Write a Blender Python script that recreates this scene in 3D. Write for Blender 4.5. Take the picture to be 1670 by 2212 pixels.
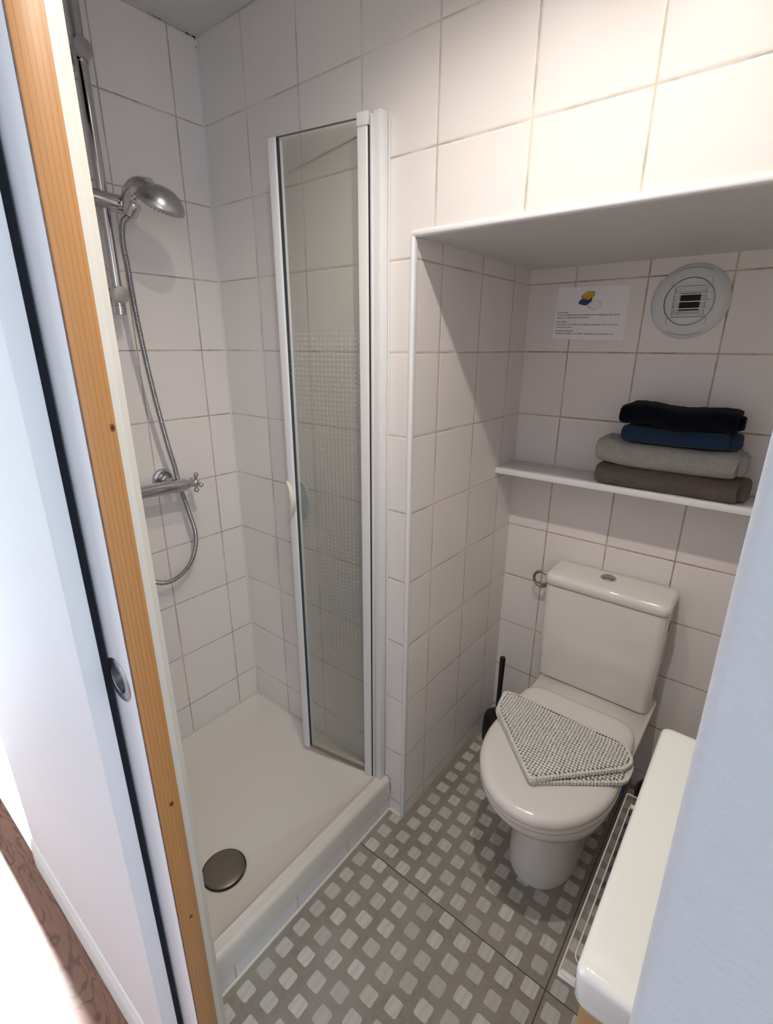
import bpy, bmesh, math, random
from mathutils import Vector, Matrix, Euler
PI = math.pi
random.seed(4)
scene = bpy.context.scene
C = scene.collection
for o in list(bpy.data.objects):
    bpy.data.objects.remove(o)

# ------------------------------------------------------------------ camera
cam_d = bpy.data.cameras.new('camera')
cam = bpy.data.objects.new('camera', cam_d)
C.objects.link(cam)
cam_d.sensor_fit = 'VERTICAL'
cam_d.sensor_height = 36.0
cam_d.lens = 1064.31 / 2212 * 36
cam_d.clip_start = 0.01
rx, dn, fw = Vector((0.7830, 0.6220, 0.0048)), Vector((0.2026, -0.2477, -0.9474)), Vector((-0.5881, 0.7428, -0.3200))
fw.normalize(); rx = (rx - fw * rx.dot(fw)).normalized(); up = -(fw.cross(rx)).normalized()
up = rx.cross(fw)
M = Matrix((rx, up, -fw)).transposed().to_4x4()
M.translation = Vector((1.4435, -0.9852, 1.4643))
cam.matrix_world = M
scene.camera = cam

# ------------------------------------------------------------------ light
w = bpy.data.worlds.new('daylight'); scene.world = w; w.use_nodes = True
bg = w.node_tree.nodes['Background']
bg.inputs[0].default_value = (0.80, 0.89, 1.0, 1); bg.inputs[1].default_value = 3.0

def area(name, loc, rot, sx, sy, power, col):
    l = bpy.data.lights.new(name, 'AREA'); l.shape = 'RECTANGLE'; l.size = sx; l.size_y = sy
    l.energy = power; l.color = col
    o = bpy.data.objects.new(name, l); C.objects.link(o); o.location = loc; o.rotation_euler = rot
    return o
def spot(name, loc, power, col, r):
    l = bpy.data.lights.new(name, 'SPOT'); l.shadow_soft_size = r; l.energy = power; l.color = col
    l.spot_size = math.radians(150); l.spot_blend = 1.0
    o = bpy.data.objects.new(name, l); C.objects.link(o); o.location = loc
    return o
# daylight coming in through the glazed door at the end of the hall
area('window_daylight', (-0.72, -1.75, 1.15), (0, math.radians(-90), 0), 2.1, 1.5, 6, (0.70, 0.83, 1.0))
area('window_daylight', (2.60, -1.75, 1.45), (0, math.radians(90), 0), 1.2, 1.5, 12, (0.56, 0.75, 1.0))
sd = bpy.data.lights.new('sun', 'SUN'); sd.energy = 9; sd.angle = math.radians(1.5); sd.color = (1.0, 0.97, 0.93)
so = bpy.data.objects.new('sun', sd); C.objects.link(so)
so.rotation_euler = Vector((0.70, -0.008, -0.75)).to_track_quat('-Z', 'Y').to_euler()
scene.view_settings.view_transform = 'Standard'
scene.view_settings.look = 'None'
scene.view_settings.gamma = 1.0
scene.view_settings.use_curve_mapping = False
scene.view_settings.exposure = 0.02
LAMPS = [((1.20, -0.45, 2.225), 28.5), ((0.86, -0.435, 2.225), 12.0)]
WARM = (1.0, 0.915, 0.81)
for lp, pw in LAMPS:
    spot('ceiling_spot_light', lp, pw, WARM, 0.014)

# ------------------------------------------------------------------ materials
def new_mat(name):
    m = bpy.data.materials.new(name); m.use_nodes = True
    return m, m.node_tree, m.node_tree.nodes['Principled BSDF']
def simple(name, col, rough=0.5, metal=0.0, bump=0.0, bscale=300.0, var=0.0, vscale=8.0, coat=0.0, spec=0.5):
    m, nt, p = new_mat(name)
    p.inputs['Base Color'].default_value = (*col, 1); p.inputs['Roughness'].default_value = rough
    p.inputs['Metallic'].default_value = metal; p.inputs['Coat Weight'].default_value = coat
    p.inputs['Specular IOR Level'].default_value = spec
    tc = nt.nodes.new('ShaderNodeTexCoord')
    n2 = nt.nodes.new('ShaderNodeTexNoise'); n2.inputs['Scale'].default_value = vscale; n2.inputs['Detail'].default_value = 4
    nt.links.new(tc.outputs['Object'], n2.inputs['Vector'])
    mx = nt.nodes.new('ShaderNodeMix'); mx.data_type = 'RGBA'
    mx.inputs[6].default_value = (*[max(0, c * (1 - var)) for c in col], 1)
    mx.inputs[7].default_value = (*[min(1, c * (1 + var)) for c in col], 1)
    nt.links.new(n2.outputs['Fac'], mx.inputs[0]); nt.links.new(mx.outputs[2], p.inputs['Base Color'])
    if bump:
        n = nt.nodes.new('ShaderNodeTexNoise'); n.inputs['Scale'].default_value = bscale; n.inputs['Detail'].default_value = 3
        b = nt.nodes.new('ShaderNodeBump'); b.inputs['Strength'].default_value = bump; b.inputs['Distance'].default_value = 0.002
        nt.links.new(tc.outputs['Object'], n.inputs['Vector'])
        nt.links.new(n.outputs['Fac'], b.inputs['Height']); nt.links.new(b.outputs[0], p.inputs['Normal'])
    return m
class NB:
    """tiny node-graph helper"""
    def __init__(s, nt): s.nt = nt
    def math(s, op, a, b=None, c=None):
        n = s.nt.nodes.new('ShaderNodeMath'); n.operation = op
        for i, v in enumerate((a, b, c)):
            if v is None: continue
            if isinstance(v, (int, float)): n.inputs[i].default_value = v
            else: s.nt.links.new(v, n.inputs[i])
        return n.outputs[0]
    def mix(s, f, a, b):
        n = s.nt.nodes.new('ShaderNodeMix'); n.data_type = 'RGBA'
        for i, v in ((0, f), (6, a), (7, b)):
            if isinstance(v, tuple): n.inputs[i].default_value = (*v, 1)
            elif isinstance(v, (int, float)): n.inputs[i].default_value = v
            else: s.nt.links.new(v, n.inputs[i])
        return n.outputs[2]
    def noise(s, vec, scale, detail=3):
        n = s.nt.nodes.new('ShaderNodeTexNoise'); n.inputs['Scale'].default_value = scale; n.inputs['Detail'].default_value = detail
        s.nt.links.new(vec, n.inputs['Vector']); return n.outputs['Fac']
    def ramp(s, v, lo, hi):
        n = s.nt.nodes.new('ShaderNodeMapRange'); n.interpolation_type = 'SMOOTHSTEP'
        n.inputs['From Min'].default_value = lo; n.inputs['From Max'].default_value = hi
        s.nt.links.new(v, n.inputs['Value']); return n.outputs[0]
T = 0.19974
def tile_mat(name, axis, off, col=(0.825, 0.78, 0.757), grout=(0.38, 0.33, 0.27), gw=0.0022, zoff=0.0477):
    m, nt, p = new_mat(name); nb = NB(nt)
    geo = nt.nodes.new('ShaderNodeNewGeometry')
    sep = nt.nodes.new('ShaderNodeSeparateXYZ'); nt.links.new(geo.outputs['Position'], sep.inputs[0])
    u = nb.math('DIVIDE', nb.math('SUBTRACT', sep.outputs[axis], off), T)
    v = nb.math('DIVIDE', nb.math('SUBTRACT', sep.outputs[2], zoff), 0.2)
    iu, iv = nb.math('FLOOR', u), nb.math('FLOOR', v)
    # a little waviness in the joint width, as hand-laid grout has
    wob = nb.math('MULTIPLY', nb.math('SUBTRACT', nb.noise(geo.outputs['Position'], 60), 0.5), 0.0028)
    du = nb.math('MULTIPLY', nb.math('SUBTRACT', 0.5, nb.math('ABSOLUTE', nb.math('SUBTRACT', nb.math('SUBTRACT', u, iu), 0.5))), T)
    dv = nb.math('MULTIPLY', nb.math('SUBTRACT', 0.5, nb.math('ABSOLUTE', nb.math('SUBTRACT', nb.math('SUBTRACT', v, iv), 0.5))), T)
    d = nb.math('ADD', nb.math('MINIMUM', du, dv), wob)
    f = nb.ramp(d, gw * 0.55, gw * 1.25)
    h = nb.ramp(d, gw * 0.4, gw * 2.6)
    cb = nt.nodes.new('ShaderNodeCombineXYZ'); nt.links.new(iu, cb.inputs[0]); nt.links.new(iv, cb.inputs[1])
    wn = nt.nodes.new('ShaderNodeTexWhiteNoise'); nt.links.new(cb.outputs[0], wn.inputs['Vector'])
    tcol = nb.mix(wn.outputs['Value'], tuple(c * 0.975 for c in col), tuple(min(1, c * 1.02) for c in col))
    mott = nb.ramp(nb.noise(geo.outputs['Position'], 7, 5), 0.35, 0.7)
    tcol = nb.mix(nb.math('MULTIPLY', mott, 0.35), tcol, (col[0] * 0.94, col[1] * 0.95, col[2] * 0.98))
    gn = nb.ramp(nb.noise(geo.outputs['Position'], 9, 4), 0.3, 0.7)
    gcol = nb.mix(gn, grout, tuple(min(1, c * 1.75) for c in grout))
    nt.links.new(nb.mix(f, gcol, tcol), p.inputs['Base Color'])
    r = nb.math('SUBTRACT', 0.8, nb.math('MULTIPLY', f, 0.42)); nt.links.new(r, p.inputs['Roughness'])
    p.inputs['Specular IOR Level'].default_value = 0.35
    bn = nb.math('ADD', h, nb.math('MULTIPLY', nb.noise(geo.outputs['Position'], 14, 2), 0.12))
    b = nt.nodes.new('ShaderNodeBump'); b.inputs['Strength'].default_value = 0.5; b.inputs['Distance'].default_value = 0.0012
    nt.links.new(bn, b.inputs['Height']); nt.links.new(b.outputs[0], p.inputs['Normal'])
    return m
M_A = tile_mat('wall_tiles_shower', 1, -0.0861)
M_B = tile_mat('wall_tiles_long', 0, 0.1903, grout=(0.46, 0.42, 0.36))
M_L = tile_mat('wall_tiles_niche_side', 1, 0.1163, grout=(0.44, 0.38, 0.31))
M_K = tile_mat('wall_tiles_niche_back', 0, 0.8805, grout=(0.37, 0.30, 0.23), gw=0.0024)
M_S = tile_mat('step_tiles', 1, -0.0035, col=(0.78, 0.77, 0.76), zoff=-0.1415, grout=(0.40, 0.36, 0.31))

def floor_mat():
    m, nt, p = new_mat('patterned_floor_tiles'); nb = NB(nt)
    geo = nt.nodes.new('ShaderNodeNewGeometry'); pos = geo.outputs['Position']
    sep = nt.nodes.new('ShaderNodeSeparateXYZ'); nt.links.new(pos, sep.inputs[0])
    P = 0.0586
    u = nb.math('ADD', nb.math('DIVIDE', nb.math('SUBTRACT', sep.outputs[0], 0.779), P), 0.5)
    iu = nb.math('FLOOR', u); fu = nb.math('SUBTRACT', nb.math('SUBTRACT', u, iu), 0.5)
    odd = nb.math('FLOORED_MODULO', iu, 2.0)
    ysh = nb.math('ADD', sep.outputs[1], nb.math('MULTIPLY', odd, 0.0205))
    v = nb.math('ADD', nb.math('DIVIDE', nb.math('SUBTRACT', ysh, -0.1715), P), 0.5)
    iv = nb.math('FLOOR', v); fv = nb.math('SUBTRACT', nb.math('SUBTRACT', v, iv), 0.5)
    cb = nt.nodes.new('ShaderNodeCombineXYZ'); nt.links.new(iu, cb.inputs[0]); nt.links.new(iv, cb.inputs[1])
    wn = nt.nodes.new('ShaderNodeTexWhiteNoise'); nt.links.new(cb.outputs[0], wn.inputs['Vector'])
    sc = nt.nodes.new('ShaderNodeSeparateColor'); nt.links.new(wn.outputs['Color'], sc.inputs[0])
    # rounded square signed distance with a slightly different size and shape for each stone
    hx = nb.math('ADD', 0.0165, nb.math('MULTIPLY', sc.outputs[0], 0.0022)); hy = nb.math('ADD', 0.0170, nb.math('MULTIPLY', sc.outputs[1], 0.0022))
    R = 0.006
    qx = nb.math('MAXIMUM', nb.math('SUBTRACT', nb.math('ABSOLUTE', nb.math('MULTIPLY', fu, P)), nb.math('SUBTRACT', hx, R)), 0.0)
    qy = nb.math('MAXIMUM', nb.math('SUBTRACT', nb.math('ABSOLUTE', nb.math('MULTIPLY', fv, P)), nb.math('SUBTRACT', hy, R)), 0.0)
    dist = nb.math('SQRT', nb.math('ADD', nb.math('MULTIPLY', qx, qx), nb.math('MULTIPLY', qy, qy)))
    dist = nb.math('ADD', dist, nb.math('MULTIPLY', nb.math('SUBTRACT', nb.noise(pos, 90, 1), 0.5), 0.0022))
    inside = nb.math('SUBTRACT', 1.0, nb.ramp(dist, R - 0.0006, R + 0.0006))
    # marble streaks in the pale stones
    wv = nt.nodes.new('ShaderNodeTexWave'); wv.inputs['Scale'].default_value = 16; wv.inputs['Distortion'].default_value = 3
    wv.inputs['Detail'].default_value = 3; wv.inputs['Detail Scale'].default_value = 2
    vadd = nt.nodes.new('ShaderNodeVectorMath'); vadd.operation = 'MULTIPLY_ADD'
    vadd.inputs[1].default_value = (1.7, 1.7, 1.7); nt.links.new(wn.outputs['Color'], vadd.inputs[0]); nt.links.new(pos, vadd.inputs[2])
    nt.links.new(vadd.outputs[0], wv.inputs['Vector'])
    stone = nb.mix(sc.outputs[2], (0.49, 0.472, 0.43), (0.64, 0.625, 0.585))
    stone = nb.mix(nb.math('MULTIPLY', nb.ramp(wv.outputs['Fac'], 0.3, 1.0), 0.30), stone, (0.40, 0.385, 0.36))
    g1 = nb.ramp(nb.noise(pos, 6, 6), 0.3, 0.7); g2 = nb.ramp(nb.noise(pos, 60, 5), 0.3, 0.75)
    ground = nb.mix(g1, (0.245, 0.222, 0.190), (0.325, 0.306, 0.275)); ground = nb.mix(nb.math('MULTIPLY', g2, 0.5), ground, (0.35, 0.315, 0.275))
    col = nb.mix(inside, ground, stone)
    jx = nb.math('ABSOLUTE', nb.math('SUBTRACT', sep.outputs[0], 1.279)); jy = nb.math('ABSOLUTE', nb.math('ADD', sep.outputs[1], 0.153))
    j = nb.ramp(nb.math('MINIMUM', jx, jy), 0.0008, 0.0018)
    col = nb.mix(j, (0.065, 0.058, 0.05), col)
    nt.links.new(col, p.inputs['Base Color']); p.inputs['Roughness'].default_value = 0.42
    p.inputs['Specular IOR Level'].default_value = 0.4
    b = nt.nodes.new('ShaderNodeBump'); b.inputs['Strength'].default_value = 0.4; b.inputs['Distance'].default_value = 0.001
    nt.links.new(nb.math('ADD', j, nb.math('MULTIPLY', g2, 0.15)), b.inputs['Height']); nt.links.new(b.outputs[0], p.inputs['Normal'])
    return m
M_FLOOR = floor_mat()

def wood_mat(name, c1, c2, scale=(1, 1, 1), ring=22, rough=0.5, knots=True, dist=2.0):
    m, nt, p = new_mat(name); nb = NB(nt)
    tc = nt.nodes.new('ShaderNodeTexCoord'); mp = nt.nodes.new('ShaderNodeMapping'); mp.inputs['Scale'].default_value = scale
    nt.links.new(tc.outputs['Object'], mp.inputs[0])
    wv = nt.nodes.new('ShaderNodeTexWave'); wv.wave_type = 'BANDS'; wv.bands_direction = 'Y'
    wv.inputs['Scale'].default_value = ring; wv.inputs['Distortion'].default_value = dist
    wv.inputs['Detail'].default_value = 2; wv.inputs['Detail Scale'].default_value = 0.8
    nt.links.new(mp.outputs[0], wv.inputs['Vector'])
    f = nb.ramp(wv.outputs['Fac'], 0.0, 0.30)
    col = nb.mix(f, c1, c2)
    gr = nt.nodes.new('ShaderNodeTexNoise'); gr.inputs['Scale'].default_value = 40; gr.inputs['Detail'].default_value = 5
    m2 = nt.nodes.new('ShaderNodeMapping'); m2.inputs['Scale'].default_value = tuple((0.06 if s < 0.5 else 4.0) for s in scale)
    nt.links.new(tc.outputs['Object'], m2.inputs[0]); nt.links.new(m2.outputs[0], gr.inputs['Vector'])
    col = nb.mix(nb.math('MULTIPLY', nb.ramp(gr.outputs['Fac'], 0.35, 0.75), 0.3), col, tuple(c * 0.8 for c in c1))
    nt.links.new(col, p.inputs['Base Color']); p.inputs['Roughness'].default_value = rough
    return m
M_PINE = wood_mat('varnished_pine', (0.40, 0.185, 0.060), (0.475, 0.232, 0.082), scale=(1, 1, 0.02), ring=55, rough=0.42, dist=3.0)
def laminate():
    m, nt, p = new_mat('brown_laminate'); nb = NB(nt)
    geo = nt.nodes.new('ShaderNodeNewGeometry'); mp = nt.nodes.new('ShaderNodeMapping'); mp.inputs['Scale'].default_value = (1.3, 7.0, 1)
    nt.links.new(geo.outputs['Position'], mp.inputs[0])
    n1 = nt.nodes.new('ShaderNodeTexNoise'); n1.inputs['Scale'].default_value = 2.2; n1.inputs['Detail'].default_value = 3; n1.inputs['Distortion'].default_value = 1.2
    nt.links.new(mp.outputs[0], n1.inputs['Vector'])
    rings = nb.math('FRACT', nb.math('MULTIPLY', n1.outputs['Fac'], 9.0))
    rings = nb.math('ABSOLUTE', nb.math('SUBTRACT', rings, 0.5))
    m2 = nt.nodes.new('ShaderNodeMapping'); m2.inputs['Scale'].default_value = (4, 90, 1); nt.links.new(geo.outputs['Position'], m2.inputs[0])
    fine = nb.noise(m2.outputs[0], 2.0, 5)
    c = nb.mix(nb.ramp(rings, 0.0, 0.22), (0.105, 0.040, 0.020), (0.225, 0.098, 0.055))
    c = nb.mix(nb.math('MULTIPLY', nb.ramp(fine, 0.4, 0.75), 0.5), c, (0.15, 0.062, 0.034))
    sep = nt.nodes.new('ShaderNodeSeparateXYZ'); nt.links.new(geo.outputs['Position'], sep.inputs[0])
    v = nb.math('DIVIDE', nb.math('ADD', sep.outputs[1], 0.928), 0.19); d = nb.math('ABSOLUTE', nb.math('SUBTRACT', nb.math('FRACT', nb.math('ADD', v, 0.5)), 0.5))
    c = nb.mix(nb.ramp(nb.math('MULTIPLY', d, 0.19), 0.0006, 0.0016), (0.04, 0.018, 0.010), c)
    nt.links.new(c, p.inputs['Base Color']); p.inputs['Roughness'].default_value = 0.28
    return m
M_LAM = laminate()
M_OAK = wood_mat('light_oak', (0.42, 0.25, 0.12), (0.55, 0.35, 0.19), scale=(1, 1, 0.05), ring=18, rough=0.5)
M_KNOT = simple('wood_knot', (0.20, 0.075, 0.025), 0.6, var=0.5, vscale=120)
M_PAINT = simple('white_wall_paint', (0.80, 0.80, 0.81), 0.55, bump=0.25, bscale=90, var=0.02)
M_PAINTSH = simple('shade_toned_plaster', (0.51, 0.505, 0.52), 0.7, bump=0.5, bscale=160, var=0.03, vscale=25)  # white wall with the shade falling on it put into its colour
M_CEIL = simple('ceiling_paint', (0.66, 0.655, 0.64), 0.85, bump=0.5, bscale=60, var=0.04)
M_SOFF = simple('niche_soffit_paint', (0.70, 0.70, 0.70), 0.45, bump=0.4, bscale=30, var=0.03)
M_TRIMC = simple('cream_trim_paint', (0.74, 0.72, 0.66), 0.5, bump=0.2, bscale=80, var=0.03)
M_PVC = simple('white_pvc_trim', (0.80, 0.80, 0.82), 0.35, var=0.02)
M_LACQ = simple('white_lacquered_profile', (0.80, 0.80, 0.81), 0.3, var=0.01, coat=0.3)
M_CER = simple('white_ceramic', (0.82, 0.795, 0.755), 0.12, var=0.01, coat=0.6)
M_SEAT = simple('toilet_seat_plastic', (0.82, 0.78, 0.75), 0.16, var=0.01, coat=0.4)
M_TRAY = simple('shower_tray_ceramic', (0.69, 0.66, 0.605), 0.22, var=0.02, vscale=4, coat=0.3)
M_BASIN = simple('basin_ceramic', (0.79, 0.80, 0.77), 0.14, var=0.01, coat=0.5)
M_CHROME = simple('chrome', (0.58, 0.58, 0.60), 0.13, metal=1.0, var=0.04, vscale=30)
M_CHROMEM = simple('satin_chrome', (0.50, 0.50, 0.51), 0.32, metal=1.0, var=0.05, vscale=30)
M_STEEL = simple('brushed_steel', (0.52, 0.52, 0.54), 0.28, metal=1.0, var=0.06, vscale=60)
M_DRAIN = simple('drain_cover_metal', (0.20, 0.175, 0.15), 0.38, metal=0.75, var=0.10, vscale=14)
M_DARK = simple('dark_recess', (0.02, 0.02, 0.022), 0.8)
M_SEAL = simple('dark_gap_seal', (0.035, 0.05, 0.065), 0.6)
M_GAPSH = simple('gap_shade_black', (0.006, 0.007, 0.012), 0.95)  # near-black that paints the shade inside the pocket gap
M_BLACK = simple('black_plastic', (0.006, 0.006, 0.007), 0.35)
M_BLUEP = simple('blue_plastic', (0.03, 0.09, 0.32), 0.35)
M_NICKEL = simple('aged_nickel', (0.33, 0.31, 0.28), 0.35, metal=0.9, var=0.1, vscale=60)
M_VENT = simple('vent_plastic', (0.68, 0.70, 0.69), 0.45, var=0.03)
M_PAPER = simple('paper', (0.90, 0.89, 0.90), 0.55, var=0.01)
M_INK = simple('black_ink', (0.02, 0.02, 0.025), 0.7)
M_YEL = simple('yellow_ink', (0.72, 0.42, 0.03), 0.6)
M_NAVY = simple('navy_ink', (0.03, 0.06, 0.20), 0.6)
M_RUST = simple('brown_stain', (0.22, 0.12, 0.05), 0.8, var=0.4, vscale=120)
M_MOLD = simple('black_mould', (0.04, 0.03, 0.025), 0.9, var=0.3, vscale=200)
M_BIN = simple('dark_brown_bin', (0.035, 0.022, 0.018), 0.3)
M_SILI = simple('silicone_joint', (0.72, 0.68, 0.58), 0.5, var=0.06, vscale=30)

def cloth_mat(name, col, fuzz=0.35):
    m, nt, p = new_mat(name); nb = NB(nt)
    tc = nt.nodes.new('ShaderNodeTexCoord')
    n = nb.noise(tc.outputs['Object'], 520, 3); n2 = nb.noise(tc.outputs['Object'], 30, 4)
    c = nb.mix(nb.ramp(n, 0.3, 0.7), tuple(x * 0.72 for x in col), tuple(min(1, x * 1.2) for x in col))
    c = nb.mix(nb.math('MULTIPLY', nb.ramp(n2, 0.35, 0.7), 0.25), c, tuple(min(1, x * 1.35 + 0.005) for x in col))
    nt.links.new(c, p.inputs['Base Color']); p.inputs['Roughness'].default_value = 0.95
    p.inputs['Specular IOR Level'].default_value = 0.1
    p.inputs['Sheen Weight'].default_value = fuzz * 0.4; p.inputs['Sheen Roughness'].default_value = 0.5
    b = nt.nodes.new('ShaderNodeBump'); b.inputs['Strength'].default_value = 0.9; b.inputs['Distance'].default_value = 0.0015
    nt.links.new(nb.math('ADD', n, nb.math('MULTIPLY', n2, 0.8)), b.inputs['Height']); nt.links.new(b.outputs[0], p.inputs['Normal'])
    return m
M_TAUPE = cloth_mat('taupe_terry', (0.155, 0.125, 0.108))
M_GREY = cloth_mat('light_grey_terry', (0.42, 0.41, 0.38))
M_BLUE = cloth_mat('blue_terry', (0.017, 0.042, 0.088))
M_NAVT = cloth_mat('navy_terry', (0.0030, 0.0045, 0.011), 0.1)
M_MAT = cloth_mat('grey_chenille', (0.82, 0.80, 0.76))
M_MATB = cloth_mat('grey_mat_backing', (0.12, 0.115, 0.12))

def glass_mat(name, tint, gloss=0.05, dots=False):
    m = bpy.data.materials.new(name); m.use_nodes = True; nt = m.node_tree; nt.nodes.clear(); nb = NB(nt)
    out = nt.nodes.new('ShaderNodeOutputMaterial')
    tr = nt.nodes.new('ShaderNodeBsdfTransparent'); tr.inputs[0].default_value = (*tint, 1)
    gl = nt.nodes.new('ShaderNodeBsdfGlossy'); gl.inputs['Roughness'].default_value = gloss
    lw = nt.nodes.new('ShaderNodeLayerWeight'); lw.inputs['Blend'].default_value = 0.5
    ff = nb.math('ADD', 0.028, nb.math('MULTIPLY', nb.math('POWER', lw.outputs['Facing'], 5.0), 0.9))
    mx = nt.nodes.new('ShaderNodeMixShader'); nt.links.new(ff, mx.inputs[0])
    nt.links.new(tr.outputs[0], mx.inputs[1]); nt.links.new(gl.outputs[0], mx.inputs[2])
    last = mx.outputs[0]
    if dots:
        tc = nt.nodes.new('ShaderNodeTexCoord'); sep = nt.nodes.new('ShaderNodeSeparateXYZ'); nt.links.new(tc.outputs['Object'], sep.inputs[0])
        P = 0.0125
        d2 = []
        for a in (0, 2):
            u = nb.math('DIVIDE', sep.outputs[a], P)
            f = nb.math('MULTIPLY', nb.math('SUBTRACT', nb.math('FRACT', u), 0.5), P)
            d2.append(nb.math('MULTIPLY', f, f))
        d = nb.math('SQRT', nb.math('ADD', d2[0], d2[1]))
        dot = nb.math('SUBTRACT', 1.0, nb.ramp(d, 0.0019, 0.0026))
        # printed blocks of dots: plain gap rows between the blocks, none near top or bottom
        z = sep.outputs[2]
        zin = nb.math('MULTIPLY', nb.math('GREATER_THAN', z, 0.41), nb.math('LESS_THAN', z, 1.36))
        xin = nb.math('MULTIPLY', nb.math('GREATER_THAN', sep.outputs[0], 0.0), nb.math('LESS_THAN', sep.outputs[0], 0.225))
        msk = nb.math('MULTIPLY', nb.math('MULTIPLY', dot, nb.math('MULTIPLY', zin, xin)), 0.16)
        df = nt.nodes.new('ShaderNodeBsdfDiffuse'); df.inputs[0].default_value = (0.66, 0.69, 0.68, 1)
        m2 = nt.nodes.new('ShaderNodeMixShader'); nt.links.new(msk, m2.inputs[0]); nt.links.new(last, m2.inputs[1]); nt.links.new(df.outputs[0], m2.inputs[2])
        last = m2.outputs[0]
    nt.links.new(last, out.inputs[0])
    return m
M_GLASS = glass_mat('shower_glass', (0.986, 0.990, 0.984), 0.02, True)
M_WGLASS = glass_mat('window_glass', (0.96, 0.97, 0.97), 0.02)
M_ACRYL = glass_mat('clear_acrylic', (0.93, 0.93, 0.92), 0.04)
nt = M_ACRYL.node_tree; _o = [n for n in nt.nodes if n.type == 'OUTPUT_MATERIAL'][0]; _l = _o.inputs[0].links[0].from_socket
_d = nt.nodes.new('ShaderNodeBsdfDiffuse'); _d.inputs[0].default_value = (0.8, 0.79, 0.76, 1); _m = nt.nodes.new('ShaderNodeMixShader'); _m.inputs[0].default_value = 0.05
nt.links.new(_l, _m.inputs[1]); nt.links.new(_d.outputs[0], _m.inputs[2]); nt.links.new(_m.outputs[0], _o.inputs[0])
M_FROST = simple('clear_plastic_grip', (0.62, 0.66, 0.68), 0.3)
m, nt, p = new_mat('lamp_glow'); p.inputs['Emission Color'].default_value = (1, 0.86, 0.7, 1); p.inputs['Emission Strength'].default_value = 12; M_GLOW = m

# ------------------------------------------------------------------ mesh helpers
def mesh_obj(name, bm, mat, parent=None, smooth=True, angle=40):
    bmesh.ops.recalc_face_normals(bm, faces=bm.faces[:])
    me = bpy.data.meshes.new(name); bm.to_mesh(me); bm.free()
    me.materials.append(mat)
    if smooth:
        for pl in me.polygons: pl.use_smooth = True
        me.set_sharp_from_angle(angle=math.radians(angle))
    o = bpy.data.objects.new(name, me); C.objects.link(o)
    if parent is not None: o.parent = parent
    return o
def tag(o, label=None, cat=None, group=None, kind=None):
    if label: o['label'] = label
    if cat: o['category'] = cat
    if group: o['group'] = group
    if kind: o['kind'] = kind
    return o
def thing(name, label, cat, loc=(0, 0, 0), group=None):
    o = bpy.data.objects.new(name, None); C.objects.link(o); o.empty_display_size = 0.05
    o.location = loc; tag(o, label, cat, group); return o
def part(name, bm, mat, parent, **k):
    """part given in world coordinates"""
    bmesh.ops.translate(bm, verts=bm.verts[:], vec=-world_loc(parent))
    return mesh_obj(name, bm, mat, parent, **k)
def world_loc(o):
    v = Vector((0, 0, 0))
    while o is not None:
        v += o.location; o = o.parent
    return v
def struct(name, bm, mat, **k):
    o = mesh_obj(name, bm, mat, **k); o['kind'] = 'structure'; return o
def solo(name, bm, mat, label, cat, group=None, **k):
    return tag(mesh_obj(name, bm, mat, **k), label, cat, group)
def bx(bm, x0, x1, y0, y1, z0, z1, bev=0.0, seg=2):
    r = bmesh.ops.create_cube(bm, size=1.0)
    vs = r['verts']
    for v in vs:
        v.co = Vector((x0 + (v.co.x + .5) * (x1 - x0), y0 + (v.co.y + .5) * (y1 - y0), z0 + (v.co.z + .5) * (z1 - z0)))
    if bev:
        es = list({e for v in vs for e in v.link_edges})
        bmesh.ops.bevel(bm, geom=es, offset=bev, segments=seg, profile=0.5, affect='EDGES')
    return bm
def box(*a, **k): return bx(bmesh.new(), *a, **k)
def loft(bm, rings, closed=True, cap0=True, cap1=True):
    R = [[bm.verts.new(p) for p in ring] for ring in rings]
    n = len(R[0])
    for a, b in zip(R, R[1:]):
        for i in range(n if closed else n - 1):
            j = (i + 1) % n
            bm.faces.new((a[i], a[j], b[j], b[i]))
    if closed and cap0: bm.faces.new(R[0][::-1])
    if closed and cap1: bm.faces.new(R[-1])
    return bm
def frame(d):
    d = d.normalized(); a = Vector((0, 0, 1)) if abs(d.z) < 0.9 else Vector((0, 1, 0))
    u = d.cross(a).normalized(); return u, d.cross(u).normalized()
def tube(bm, pts, rad, n=16, cap=True):
    pts = [Vector(p) for p in pts]; rings = []
    u = None
    for i, p in enumerate(pts):
        d = (pts[min(i + 1, len(pts) - 1)] - pts[max(i - 1, 0)]).normalized()
        if u is None: u, v = frame(d)
        else:
            u = (u - d * u.dot(d)).normalized(); v = d.cross(u)
        r = rad[i] if isinstance(rad, (list, tuple)) else rad
        rings.append([p + (u * math.cos(2 * PI * k / n) + v * math.sin(2 * PI * k / n)) * r for k in range(n)])
    return loft(bm, rings, cap0=cap, cap1=cap)
def lathe(bm, c, axis, prof, n=40, cap=True):
    """prof: (radius, height along axis)"""
    axis = Vector(axis).normalized(); u, v = frame(axis); c = Vector(c)
    rings = [[c + axis * h + (u * math.cos(2 * PI * k / n) + v * math.sin(2 * PI * k / n)) * max(r, 1e-5) for k in range(n)] for r, h in prof]
    return loft(bm, rings, cap0=cap, cap1=cap)
def ball(bm, c, r, s=(1, 1, 1), seg=20):
    ret = bmesh.ops.create_uvsphere(bm, u_segments=seg, v_segments=seg // 2 + 2, radius=r)
    for v in ret['verts']: v.co = Vector((v.co.x * s[0], v.co.y * s[1], v.co.z * s[2])) + Vector(c)
    return bm
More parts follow.
